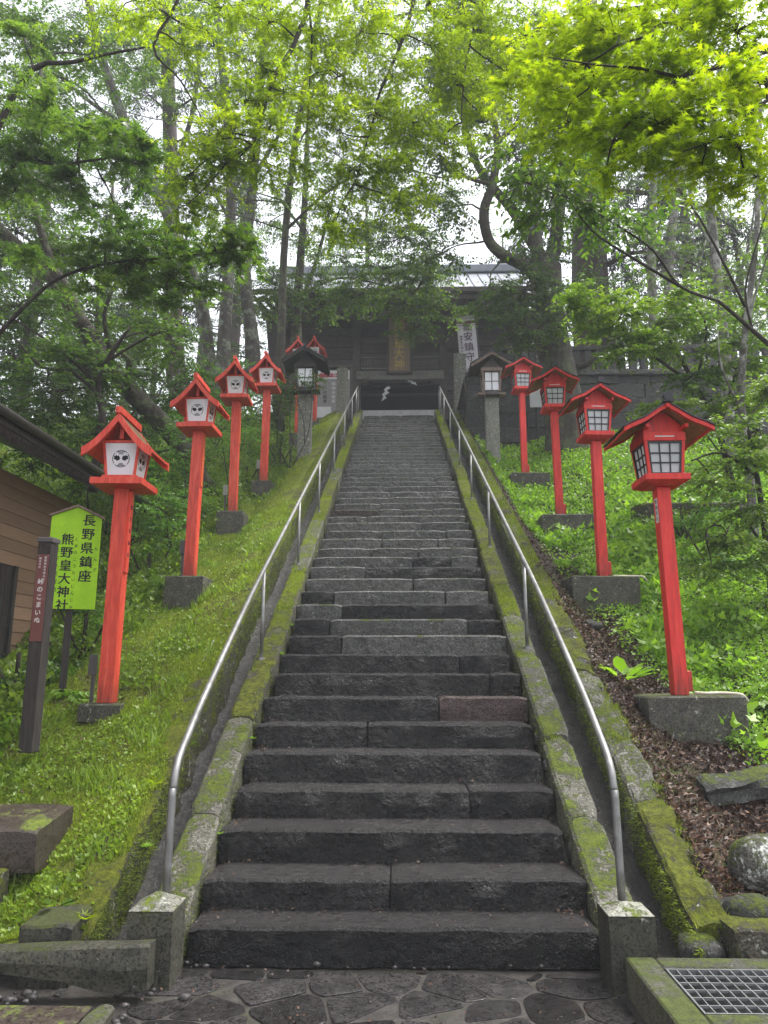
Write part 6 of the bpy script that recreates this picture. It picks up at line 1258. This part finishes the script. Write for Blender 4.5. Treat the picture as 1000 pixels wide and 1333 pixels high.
# -- misty forest far behind
fr_ = random.Random(77)
far = []
for i, (x, D, w_) in enumerate(((-60, 30, 1), (30, 27, 1), (75, 34, 1), (120, 29, 0), (165, 36, 1), (255, 33, 0), (300, 30, 1), (345, 38, 0), (420, 40, 1), (470, 34, 0), (655, 37, 0), (700, 30, 1), (800, 34, 0), (900, 29, 1), (950, 36, 1), (1010, 27, 0), (1060, 31, 1))):
    con = w_ == 1; b = AT(x, 470, D); h = fr_.uniform(12, 18); top = 9.3
    bp = (b[0], b[1], 9.25); tp = [bp, (b[0] + 0.1, b[1], 9.3 + h * 0.35), (b[0] + 0.3, b[1], 9.3 + h * 0.7), (b[0] + 0.2, b[1], 9.3 + h)]
    pads = []
    if con:
        z = 2.5
        while z < h:
            r = (1 - z / (h + 2)) * 3.4; 
            for q in range(5):
                a = fr_.uniform(0, 6.28); pads.append(((b[0] + math.cos(a) * r * 0.6, b[1] + math.sin(a) * r * 0.6, 9.3 + z + fr_.uniform(-0.3, 0.3)), r * 0.5, r * 0.5, 0.22, 9))
            z += 1.15
        tree('cedar_tree', ['misty cedar %s' % s for s in ('beyond the left frame edge of the forest', 'at the far left behind the leaning tree', 'second from the left in the far forest', '', 'with a bare lower trunk left of the brown cedar', '', 'far behind the straight lichened trunk', '', 'rising behind the gate roof left part', '', '', 'behind the massive old tree', '', 'behind the birch pair at right', 'behind the curved white birch', '', 'at the far right forest edge')][i], 'tree', (tp, [0.34, 0.28, 0.18, 0.05]), [], pads, M_barkbrown, M_lf_con, 0.26, NEEDLE, group='misty trees of the far forest', per=20, slen=1.0, droop=0.5, flat=0.9, branch_r=0.03, twig_r=0.008, tsides=7)
    else:
        for q in range(19):
            a = fr_.uniform(0, 6.28); r = fr_.uniform(0.3, 3.2); pads.append(((b[0] + math.cos(a) * r, b[1] + math.sin(a) * r, 9.3 + h * fr_.uniform(0.25, 1.0)), 1.3, 1.3, 0.6, 20))
        tree('broadleaf_tree', ['', '', '', 'misty broadleaf tree between far cedars left of the brown cedar', '', 'misty broadleaf tree behind the leaning lichened trunk', '', 'misty broadleaf tree behind the slender tree by the gate', '', 'misty broadleaf crown above the middle of the gate roof', 'misty broadleaf tree in the gap right of the gate roof', '', 'misty broadleaf tree behind the huge cedar', '', '', 'misty broadleaf tree far behind at right edge', ''][i], 'tree', (tp, [0.26, 0.2, 0.12, 0.04]), [([tp[1], (b[0] + 1.5, b[1], 9.3 + h * 0.6), (b[0] + 2.2, b[1], 9.3 + h * 0.8)], [0.12, 0.08, 0.03]), ([tp[1], (b[0] - 1.4, b[1] - 0.5, 9.3 + h * 0.55), (b[0] - 2.4, b[1] - 0.5, 9.3 + h * 0.75)], [0.12, 0.08, 0.03])], pads, M_barklich, M_lf_dark, 0.15, DIAM, group='misty trees of the far forest', per=13, slen=0.8, droop=0.3, branch_r=0.02, tsides=7)
for i, (x, D, hh, lab) in enumerate(((30, 21, 6, 'leafy young tree filling the far left behind the leaning tree'), (120, 23, 6.5, 'leafy young tree behind the thin dark tree at left'), (200, 24, 5, 'leafy young tree at the foot of the brown cedar'), (300, 25.5, 4, 'leafy young tree behind the lichened trunks at left'), (830, 25, 5.5, 'leafy young tree behind the stone fence beside the huge cedar'), (900, 23, 6, 'leafy young tree behind the stone fence among the birches'), (970, 21.5, 7, 'leafy young tree behind the stone fence at the right edge'), (640, 33, 6, 'pale misty young tree in the gap right of the gate'))):
    b = AT(x, 450, D); z0 = 9.2 if b[0] > 2 else min(9.2, S(D)); pads = []
    for q in range(16): a = fr_.uniform(0, 6.28); r = fr_.uniform(0.2, 1.9); pads.append(((b[0] + math.cos(a) * r, b[1] + math.sin(a) * r, z0 + hh * fr_.uniform(0.12, 1.0)), 0.95, 0.95, 0.4, 26))
    tree('broadleaf_tree', lab, 'tree', ([(b[0], b[1], z0 - 0.1), (b[0] + 0.1, b[1], z0 + hh * 0.5), (b[0], b[1], z0 + hh)], [0.12, 0.09, 0.03]), [([(b[0], b[1], z0 + hh * 0.4), (b[0] + 0.9, b[1], z0 + hh * 0.7)], [0.05, 0.02]), ([(b[0], b[1], z0 + hh * 0.3), (b[0] - 0.9, b[1], z0 + hh * 0.6)], [0.05, 0.02])], pads, M_barkdark, M_lf_green if x > 400 else M_lf_dark, 0.11, DIAM, per=13, slen=0.5, droop=0.3, branch_r=0.014, tsides=7)
# -- hedge shrubs on the left bank
def shrub(label, base, pads, m, size, shape, **kw):
    tree('shrub', label, 'shrub', ([base, (base[0], base[1], base[2] + 0.5)], [0.03, 0.02]), [([base, (base[0] + 0.3, base[1], base[2] + 0.6)], [0.02, 0.01]), ([base, (base[0] - 0.3, base[1], base[2] + 0.6)], [0.02, 0.01])], pads, M_barkdark, m, size, shape, tsides=5, **kw)
for lab, x, y, D, ps in (
  ('bright leafy shrub filling the gap between the second and third left lanterns', 275, 640, 12.6, ((270, 600, 34, 26), (290, 560, 34, 24), (250, 560, 30, 24), (275, 640, 30, 20))),
  ('leafy shrub between the third and fourth left lanterns', 322, 600, 14.4, ((325, 580, 24, 22), (322, 545, 26, 20), (318, 520, 26, 18))),
  ('dark green shrub behind and right of the fourth left lantern', 365, 590, 16.2, ((368, 570, 20, 22), (362, 535, 22, 22), (378, 520, 18, 14), (360, 500, 22, 16))),
  ('low bushy shrub right of the house eave behind the nearest left lantern', 195, 720, 9.9, ((185, 700, 34, 22), (205, 660, 34, 24), (180, 650, 30, 22), (215, 700, 26, 20))),
  ('tall dense shrub behind the second left lantern post', 230, 650, 11.2, ((225, 620, 34, 26), (205, 590, 34, 24), (235, 580, 34, 24), (240, 650, 26, 18), (190, 630, 30, 24))),
  ('dark shrub under the leaning tree at the left', 140, 660, 11.4, ((150, 630, 36, 24), (110, 620, 36, 22), (170, 600, 34, 22))),
  ('sprawling green shrub mass behind the far left lanterns', 300, 560, 15.8, ((300, 530, 34, 20), (270, 510, 34, 20), (330, 490, 30, 16), (240, 520, 34, 22), (285, 490, 34, 14))),
  ('small clipped evergreen spray in front of the black wooden lantern', 378, 600, 15.2, ((385, 500, 18, 5), (405, 497, 12, 4), (370, 508, 12, 5)))):
    b = AT(x, y, D); k_ = 'evergreen spray' in lab
    tgt = (b[0], b[1], min(b[2], Hleft(b[0], b[1]) - 0.05))
    shrub(lab, tgt, [(AT(px0, py0, D), M_(rx, D), M_(rx, D), M_(ry, D), 60 if not k_ else 30) for px0, py0, rx, ry in ps], M_lf_bush if 'dark' not in lab and not k_ else M_lf_dark, 0.05, DIAM, per=16, slen=0.30, droop=0.1, flat=0.2, branch_r=0.008, twig_r=0.002)
for lab, x, y, D, ps in (
  ('weedy shrub at the left behind the lime signboard', 110, 830, 7.6, ((90, 810, 26, 18), (115, 790, 24, 16), (105, 850, 26, 14))),
  ('low leafy plants under the boarded house wall at left', 20, 900, 7.0, ((20, 885, 26, 10), (60, 880, 20, 10)))):
    b = AT(x, y, D); shrub(lab, (b[0], b[1], min(b[2], Hleft(b[0], b[1]))), [(AT(px0, py0, D), M_(rx, D), M_(rx, D), M_(ry, D), 34) for px0, py0, rx, ry in ps], M_lf_bush, 0.045, TRI3, per=14, slen=0.22, droop=0.15, flat=0.3, branch_r=0.005, twig_r=0.0015)
for lab, x, y, D, ps in (
  ('leafy shrub on the slope right of the nearest right lantern post', 925, 740, 9.6, ((930, 720, 26, 14), (960, 740, 26, 14))),
  ('dark leaved bush against the mossy ledge at right', 890, 700, 10.6, ((880, 690, 26, 12), (915, 665, 24, 12), (860, 675, 20, 10)))):
    b = AT(x, y, D); shrub(lab, (b[0], b[1], min(b[2], Hright(b[0], b[1]))), [(AT(px0, py0, D), M_(rx, D), M_(rx, D), M_(ry, D), 34) for px0, py0, rx, ry in ps], M_lf_bush, 0.055, DIAM, per=14, slen=0.28, droop=0.2, flat=0.4, branch_r=0.005, twig_r=0.0015)

# ================================================================ GROUND COVER
def stuff(name, label, chunks, mats):
    o = link(name, fast_mesh(name, chunks, mats)); tag(o, label, kind='stuff'); return o
def on(fn, xr, yr, dens, pw=1.0, mask=None):
    def f(n):
        x = rg.uniform(*xr, n * 2); y = yr[0] + (yr[1] - yr[0]) * rg.random(n * 2) ** pw
        k = rg.random(n * 2) < dens(x, y); x, y = x[k][:n], y[k][:n]
        z = np.array([fn(a, b) for a, b in zip(x.tolist(), y.tolist())]) if len(x) else np.zeros(0)
        return np.stack([x, y, z - 0.003], 1)
    return f
def patch(x, y, s=1.0, t=0.0): return 0.5 + 0.5 * np.sin(x * 2.1 * s + 1.7 * np.sin(y * 1.3 * s + t)) * np.cos(y * 1.9 * s + np.sin(x * 1.1 * s) + t)
base_free = lambda x, y: 1.0
# moss tufts on the left bank
stuff('moss', 'short yellow green moss covering the left bank', [scatter(175000, on(Hleft, (-3.6, -1.62), (4.15, 12), lambda x, y: 0.06 + 0.94 * np.clip(patch(x, y, 1.4) * 2.2 - 0.35 + 0.5 * patch(x, y, 4, 1), 0, 1), 1.5), 0.028, BLADE, 1.1, 0.7, 0.55, tv=0.22),
      scatter(34000, on(Hleft, (-4.2, -1.93), (11, 21.5), lambda x, y: 0.9 + 0 * x, 1.0), 0.05, BLADE, 1.0, 0.8, 0.5)], [M_lf_moss])
stuff('small_weeds', 'small leafy weeds scattered through the moss of the left bank', [scatter(9000, on(Hleft, (-3.4, -1.75), (4.6, 12), lambda x, y: (patch(x, y, 2.6, 1) > 0.78) * 0.9, 1.2), 0.04, TRI3, 0.8, 0.8, 0.55, 0.09), scatter(9000, on(Hleft, (-3.4, -1.75), (4.3, 12), lambda x, y: (patch(x, y, 3.1, 3) > 0.7) * 0.9, 1.2), 0.09, BLADE, 1.2, 0.7, 0.6, 0.0), scatter(24000, on(Hleft, (-3.3, -1.66), (4.2, 12), lambda x, y: 0.03 + 0.97 * patch(x, y, 1.2, 2) ** 2.4, 1.3), 0.028, DIAM, 0.45, 1.0, 0.6, 0.03),
      scatter(36000, on(Hleft, (-5.6, -2.75), (5.2, 12.5), lambda x, y: np.clip(0.15 + patch(x, y, 1.3, 1) + (-x - 3.4), 0, 1) * np.clip((-x - 2.75) * 2.5, 0.1, 1), 1.0), 0.06, DIAM, 0.6, 0.9, 0.4, 0.30),
      scatter(26000, on(Hleft, (-22, -5), (8.5, 22), lambda x, y: 0.95 + 0 * x, 1.0), 0.14, DIAM, 0.6, 0.9, 0.25, 0.5), scatter(46000, on(Hleft, (-8, -2.9), (11.5, 21), lambda x, y: 0.5 + 0.5 * patch(x, y, 0.8, 1), 1.0), 0.065, DIAM, 0.6, 0.9, 0.35, 0.55), scatter(4000, on(Hleft, (-3.1, -2.3), (13, 21), lambda x, y: 0.9 + 0 * x, 1.0), 0.055, DIAM, 0.6, 0.9, 0.35, 0.12)], [M_lf_bankweed])
# weeds on the right bank: leafy and bright above, sparse below
def wd(x, y):
    near = np.clip((y - 5.6) / 1.6 + (x - 2.9) * 0.35, 0, 1); edge = np.clip((x - 2.05) / 0.35 + (y - 11) * 0.3, 0.0, 1)
    return near * edge * (0.25 + 0.75 * patch(x, y, 1.0, 4)) * np.where((x < 2.7) & (y < 11), 0.3, 1.0)
stuff('leafy_weeds', 'bright green leafy weeds covering the right slope', [scatter(50000, on(Hright, (2.0, 6.2), (5.4, 12), wd, 1.2), 0.045, TRI3, 0.5, 1.0, 0.62, 0.10),
      scatter(9000, on(Hright, (2.2, 6.2), (6.0, 13), lambda x, y: wd(x, y) * (patch(x, y, 1.9, 0) > 0.5), 1.1), 0.10, TRI3, 0.7, 0.9, 0.75, 0.24), scatter(22000, on(Hright, (2.0, 5), (5.6, 11), lambda x, y: np.clip(wd(x, y) * 1.6, 0, 1), 1.2), 0.03, DIAM, 0.4, 1.0, 0.8, 0.08),
      scatter(36000, on(Hright, (2.0, 8), (11, 18.2), lambda x, y: 0.9 + 0 * x, 1.0), 0.07, DIAM, 0.5, 0.9, 0.55, 0.16), scatter(9000, on(Hright, (6, 10), (6, 12), lambda x, y: 0.9 + 0 * x, 1.0), 0.08, TRI3, 0.5, 0.9, 0.5, 0.2)], [M_lf_weed])
stuff('leaf_litter', 'brown dead leaves and twigs on the bare slope at lower right', [scatter(42000, on(Hright, (1.80, 4.4), (4.3, 9), lambda x, y: 0.4 + 0.6 * patch(x, y, 2.0, 1), 1.5), 0.034, DIAM, 0.12, 1.0, 0.45, 0.012, tv=0.3),
      scatter(9000, on(Hright, (1.80, 3.4), (4.3, 7), lambda x, y: 0.9 + 0 * x, 1.3), 0.05, BLADE, 0.1, 1.0, 0.7, 0.012, tv=0.3), scatter(9000, on(Hright, (1.80, 3.2), (8, 14), lambda x, y: 0.8 + 0 * x, 1.0), 0.035, DIAM, 0.12, 1.0, 0.4, 0.012, tv=0.3)], [M_litter])
def on_steps(n):
    out = []
    for k in range(n):
        i = int(49 * rg.random() ** 1.8); y0, y1 = Ys[i], Ys[i + 1]; x = rg.uniform(-1.08, 1.08)
        if rg.random() < 0.6: x = math.copysign(1.08 - abs(rg.normal(0, 0.08)), x)
        y = y1 - abs(rg.normal(0, 0.035)) if rg.random() < 0.6 else rg.uniform(y0 + 0.03, y1); out.append((x, y, Zs[i] + 0.006))
    return np.array(out)
stuff('fallen_leaves', 'small fallen leaves and seeds lodged in the corners of the steps and on the paving', [scatter(900, on_steps, 0.020, TRI3, 0.08, 1.0, 0.6, 0.004, tv=0.3), scatter(260, lambda n: np.stack([rg.uniform(-1.2, 1.1, n), rg.uniform(2.9, 4.28, n), np.full(n, 0.004)], 1), 0.016, TRI3, 0.05, 1.0, 0.6, 0.003, tv=0.3),
      scatter(5000, on(Hleft, (-3.8, -1.8), (4.3, 10), lambda x, y: patch(x, y, 1.7, 5) ** 2, 1.3), 0.026, TRI3, 0.1, 1.0, 0.5, 0.02, tv=0.3)], [M_litter])
stuff('moss_patches', 'green moss spots between the litter on the right slope', [scatter(16000, on(Hright, (1.80, 3.6), (4.3, 8), lambda x, y: np.clip(patch(x, y, 2.2, 3) * 2 - 1.1, 0, 1), 1.2), 0.02, BLADE, 1.1, 0.7, 0.45)], [M_lf_moss])
# moss on the kerbs and channel walls
def kerb(xa, xb, top, dens):
    def f(n):
        x = rg.uniform(xa, xb, n * 2); y = 4.3 + 17.7 * rg.random(n * 2) ** 1.5; k = rg.random(n * 2) < dens(x, y); x, y = x[k][:n], y[k][:n]
        return np.stack([x, y, (y - 4.3) * 0.528 + top - 0.012], 1)
    return f
mossy = lambda x, y: np.clip((patch(x * 4, y, 1.6, 2) - 0.4) * 1.8 + (patch(x * 9, y * 5, 1.6, 1) - 0.5) * 1.2 + (y - 6.9) * 0.3, 0, 1)
stuff('kerb_moss', 'yellow green moss cushions on the kerbs and channel walls', [scatter(38000, kerb(1.15, 1.33, 0.20, mossy), 0.024, BLADE, 1.1, 0.8, 0.6), scatter(38000, kerb(-1.33, -1.15, 0.20, mossy), 0.024, BLADE, 1.1, 0.8, 0.6),
      scatter(30000, kerb(-1.83, -1.61, 0.22, lambda x, y: 0.9 + 0 * x), 0.026, BLADE, 1.1, 0.8, 0.6), scatter(36000, kerb(1.62, 1.85, 0.20, lambda x, y: np.clip(mossy(x, y + 0.6), 0.05, 1)), 0.026, BLADE, 1.1, 0.8, 0.5)], [M_lf_moss])
def wallface(x, sgn, top, bot):
    def f(n):
        y = 4.2 + 17 * rg.random(n) ** 1.8; t = rg.random(n); return np.stack([x + sgn * 0.0 + rg.normal(0, 0.008, n), y, (y - 4.3) * 0.528 + bot + (top - bot) * t], 1)
    return f
stuff('hanging_moss', 'moss and tiny creepers on the inner faces of the channel walls', [scatter(26000, wallface(-1.592, 1, 0.22, -0.1), 0.026, BLADE, -0.4, 1.0, 0.25), scatter(20000, wallface(1.592, -1, 0.18, -0.1), 0.026, BLADE, -0.4, 1.0, 0.45), scatter(9000, wallface(-1.14, 1, 0.18, 0.0), 0.022, BLADE, -0.2, 1.0, 0.35), scatter(9000, wallface(1.14, -1, 0.18, 0.0), 0.022, BLADE, -0.2, 1.0, 0.35)], [M_lf_moss])
fp = []
for i in range(46):
    x, y = rg.uniform(2.3, 5.5), rg.uniform(6.5, 13.5)
    if i < 14: x, y = rg.uniform(-4.4, -2.9), rg.uniform(5.8, 10.5)
    fp.append(((x, y, (Hright(x, y) if x > 0 else Hleft(x, y)) + 0.12), 0.09, 0.09, 0.05, 8))
ch_, tb_ = crown(fp, None, None, 0.075, DIAM, per=26, slen=0.38, droop=0.6, flat=0.3, branch_r=0, twig_r=0.002, clump=8, tint_sh=0.1)
o = link('fern_clumps', fast_mesh('fern_clumps', ch_, [M_lf_weed, M_barkdark], tb_)); tag(o, 'arching fern fronds growing among the weeds of both slopes', kind='stuff')
# single little plants
def plant(label, x, y, z, n, size, m=None, shape=TRI3, grp=None, up=0.7, name='small_plant', cat='plant'):
    P = np.zeros((n, 3)); a = np.arange(n) * 2.4; D = np.stack([np.cos(a), np.sin(a), np.full(n, up) + rg.normal(0, 0.2, n)], 1); tip = D * size * 0.9
    ch = leaf_arrays(P + tip * 0.45, unit(D), np.array([0, 0, 1.0]) + 0 * P, size * (0.7 + 0.4 * rg.random(n)), shape); tb = MB()
    for k in range(n): tb.tube([(0, 0, -0.01), tuple(tip[k] * 0.5)], [0.0018, 0.0012], 3, 1, False)
    o = link(name, fast_mesh(name, [(ch[0], ch[1], ch[2], ch[3], np.clip(0.6 + rg.normal(0, 0.15, n), 0, 1), 0)], [m or M_lf_weed, M_barkdark], tb), None, (x, y, z)); tag(o, label, cat, grp)
k_ = lambda y, off: (y - 4.3) * 0.528 + off
plant('bright young maple seedling on the channel wall by the left handrail foot', -1.66, 5.3, k_(5.3, 0.22), 8, 0.07, M_lf_lime, STAR5)
plant('seedling rooted high on the inner wall face of the left channel', -1.60, 5.9, k_(5.9, 0.1), 7, 0.055, M_lf_weed, STAR5)
plant('seedling hanging into the left channel above the wet bend', -1.56, 4.9, k_(4.9, 0.12), 7, 0.05, M_lf_weed, STAR5)
plant('bright seedling at the moss edge just above the square block lower left', -1.62, 4.18, 0.24, 9, 0.05, M_lf_lime, STAR5)
plant('broad bluish green leaf plant behind the small square block', -1.86, 4.32, 0.26, 4, 0.11, M_lf_deep, OVAL, up=0.15)
plant('broad leaved rosette with long pale leaves on the litter above the right channel', 2.12, 7.0, Hright(2.12, 7.0), 14, 0.22, M_lf_weed, OVAL, up=0.6)
plant('smaller long leaved rosette just below the big rosette right of channel', 2.2, 6.6, Hright(2.2, 6.6), 9, 0.15, M_lf_weed, OVAL, up=0.5)
for i, (x, y, lab) in enumerate(((-1.12, 5.0, 'tiny weed at the left end of the third step'), (-1.12, 5.95, 'tiny weed at the left end of the sixth step'), (-1.13, 7.2, 'clump of small leaves spilling over the left kerb beside the steps'), (1.13, 4.34, 'tiny weed at the right pillar foot by the lowest step'), (-1.14, 7.8, 'higher clump of leaves on the left kerb beside the steps'))):
    plant(lab, x, y, max(0.0, k_(y, 0.12)), 10 if i not in (2, 4) else 26, 0.035 if i not in (2, 4) else 0.05)

# ================================================================ HAZE
def haze_m(n, out):
    v = N(n, 'ShaderNodeVolumePrincipled'); v.inputs['Color'].default_value = (0.86, 0.88, 0.92, 1); v.inputs['Density'].default_value = 0.0026
    v.inputs['Anisotropy'].default_value = 0.0; L(n, v.outputs[0], out.inputs['Volume'])
M_haze = mat('mist', haze_m); M_haze.cycles.homogeneous_volume = True
o = MB().box(-64, 64, -18, 70, -1.5, 34).build('haze', M_haze); tag(o, 'thin white mist hanging between the trees', kind='stuff')
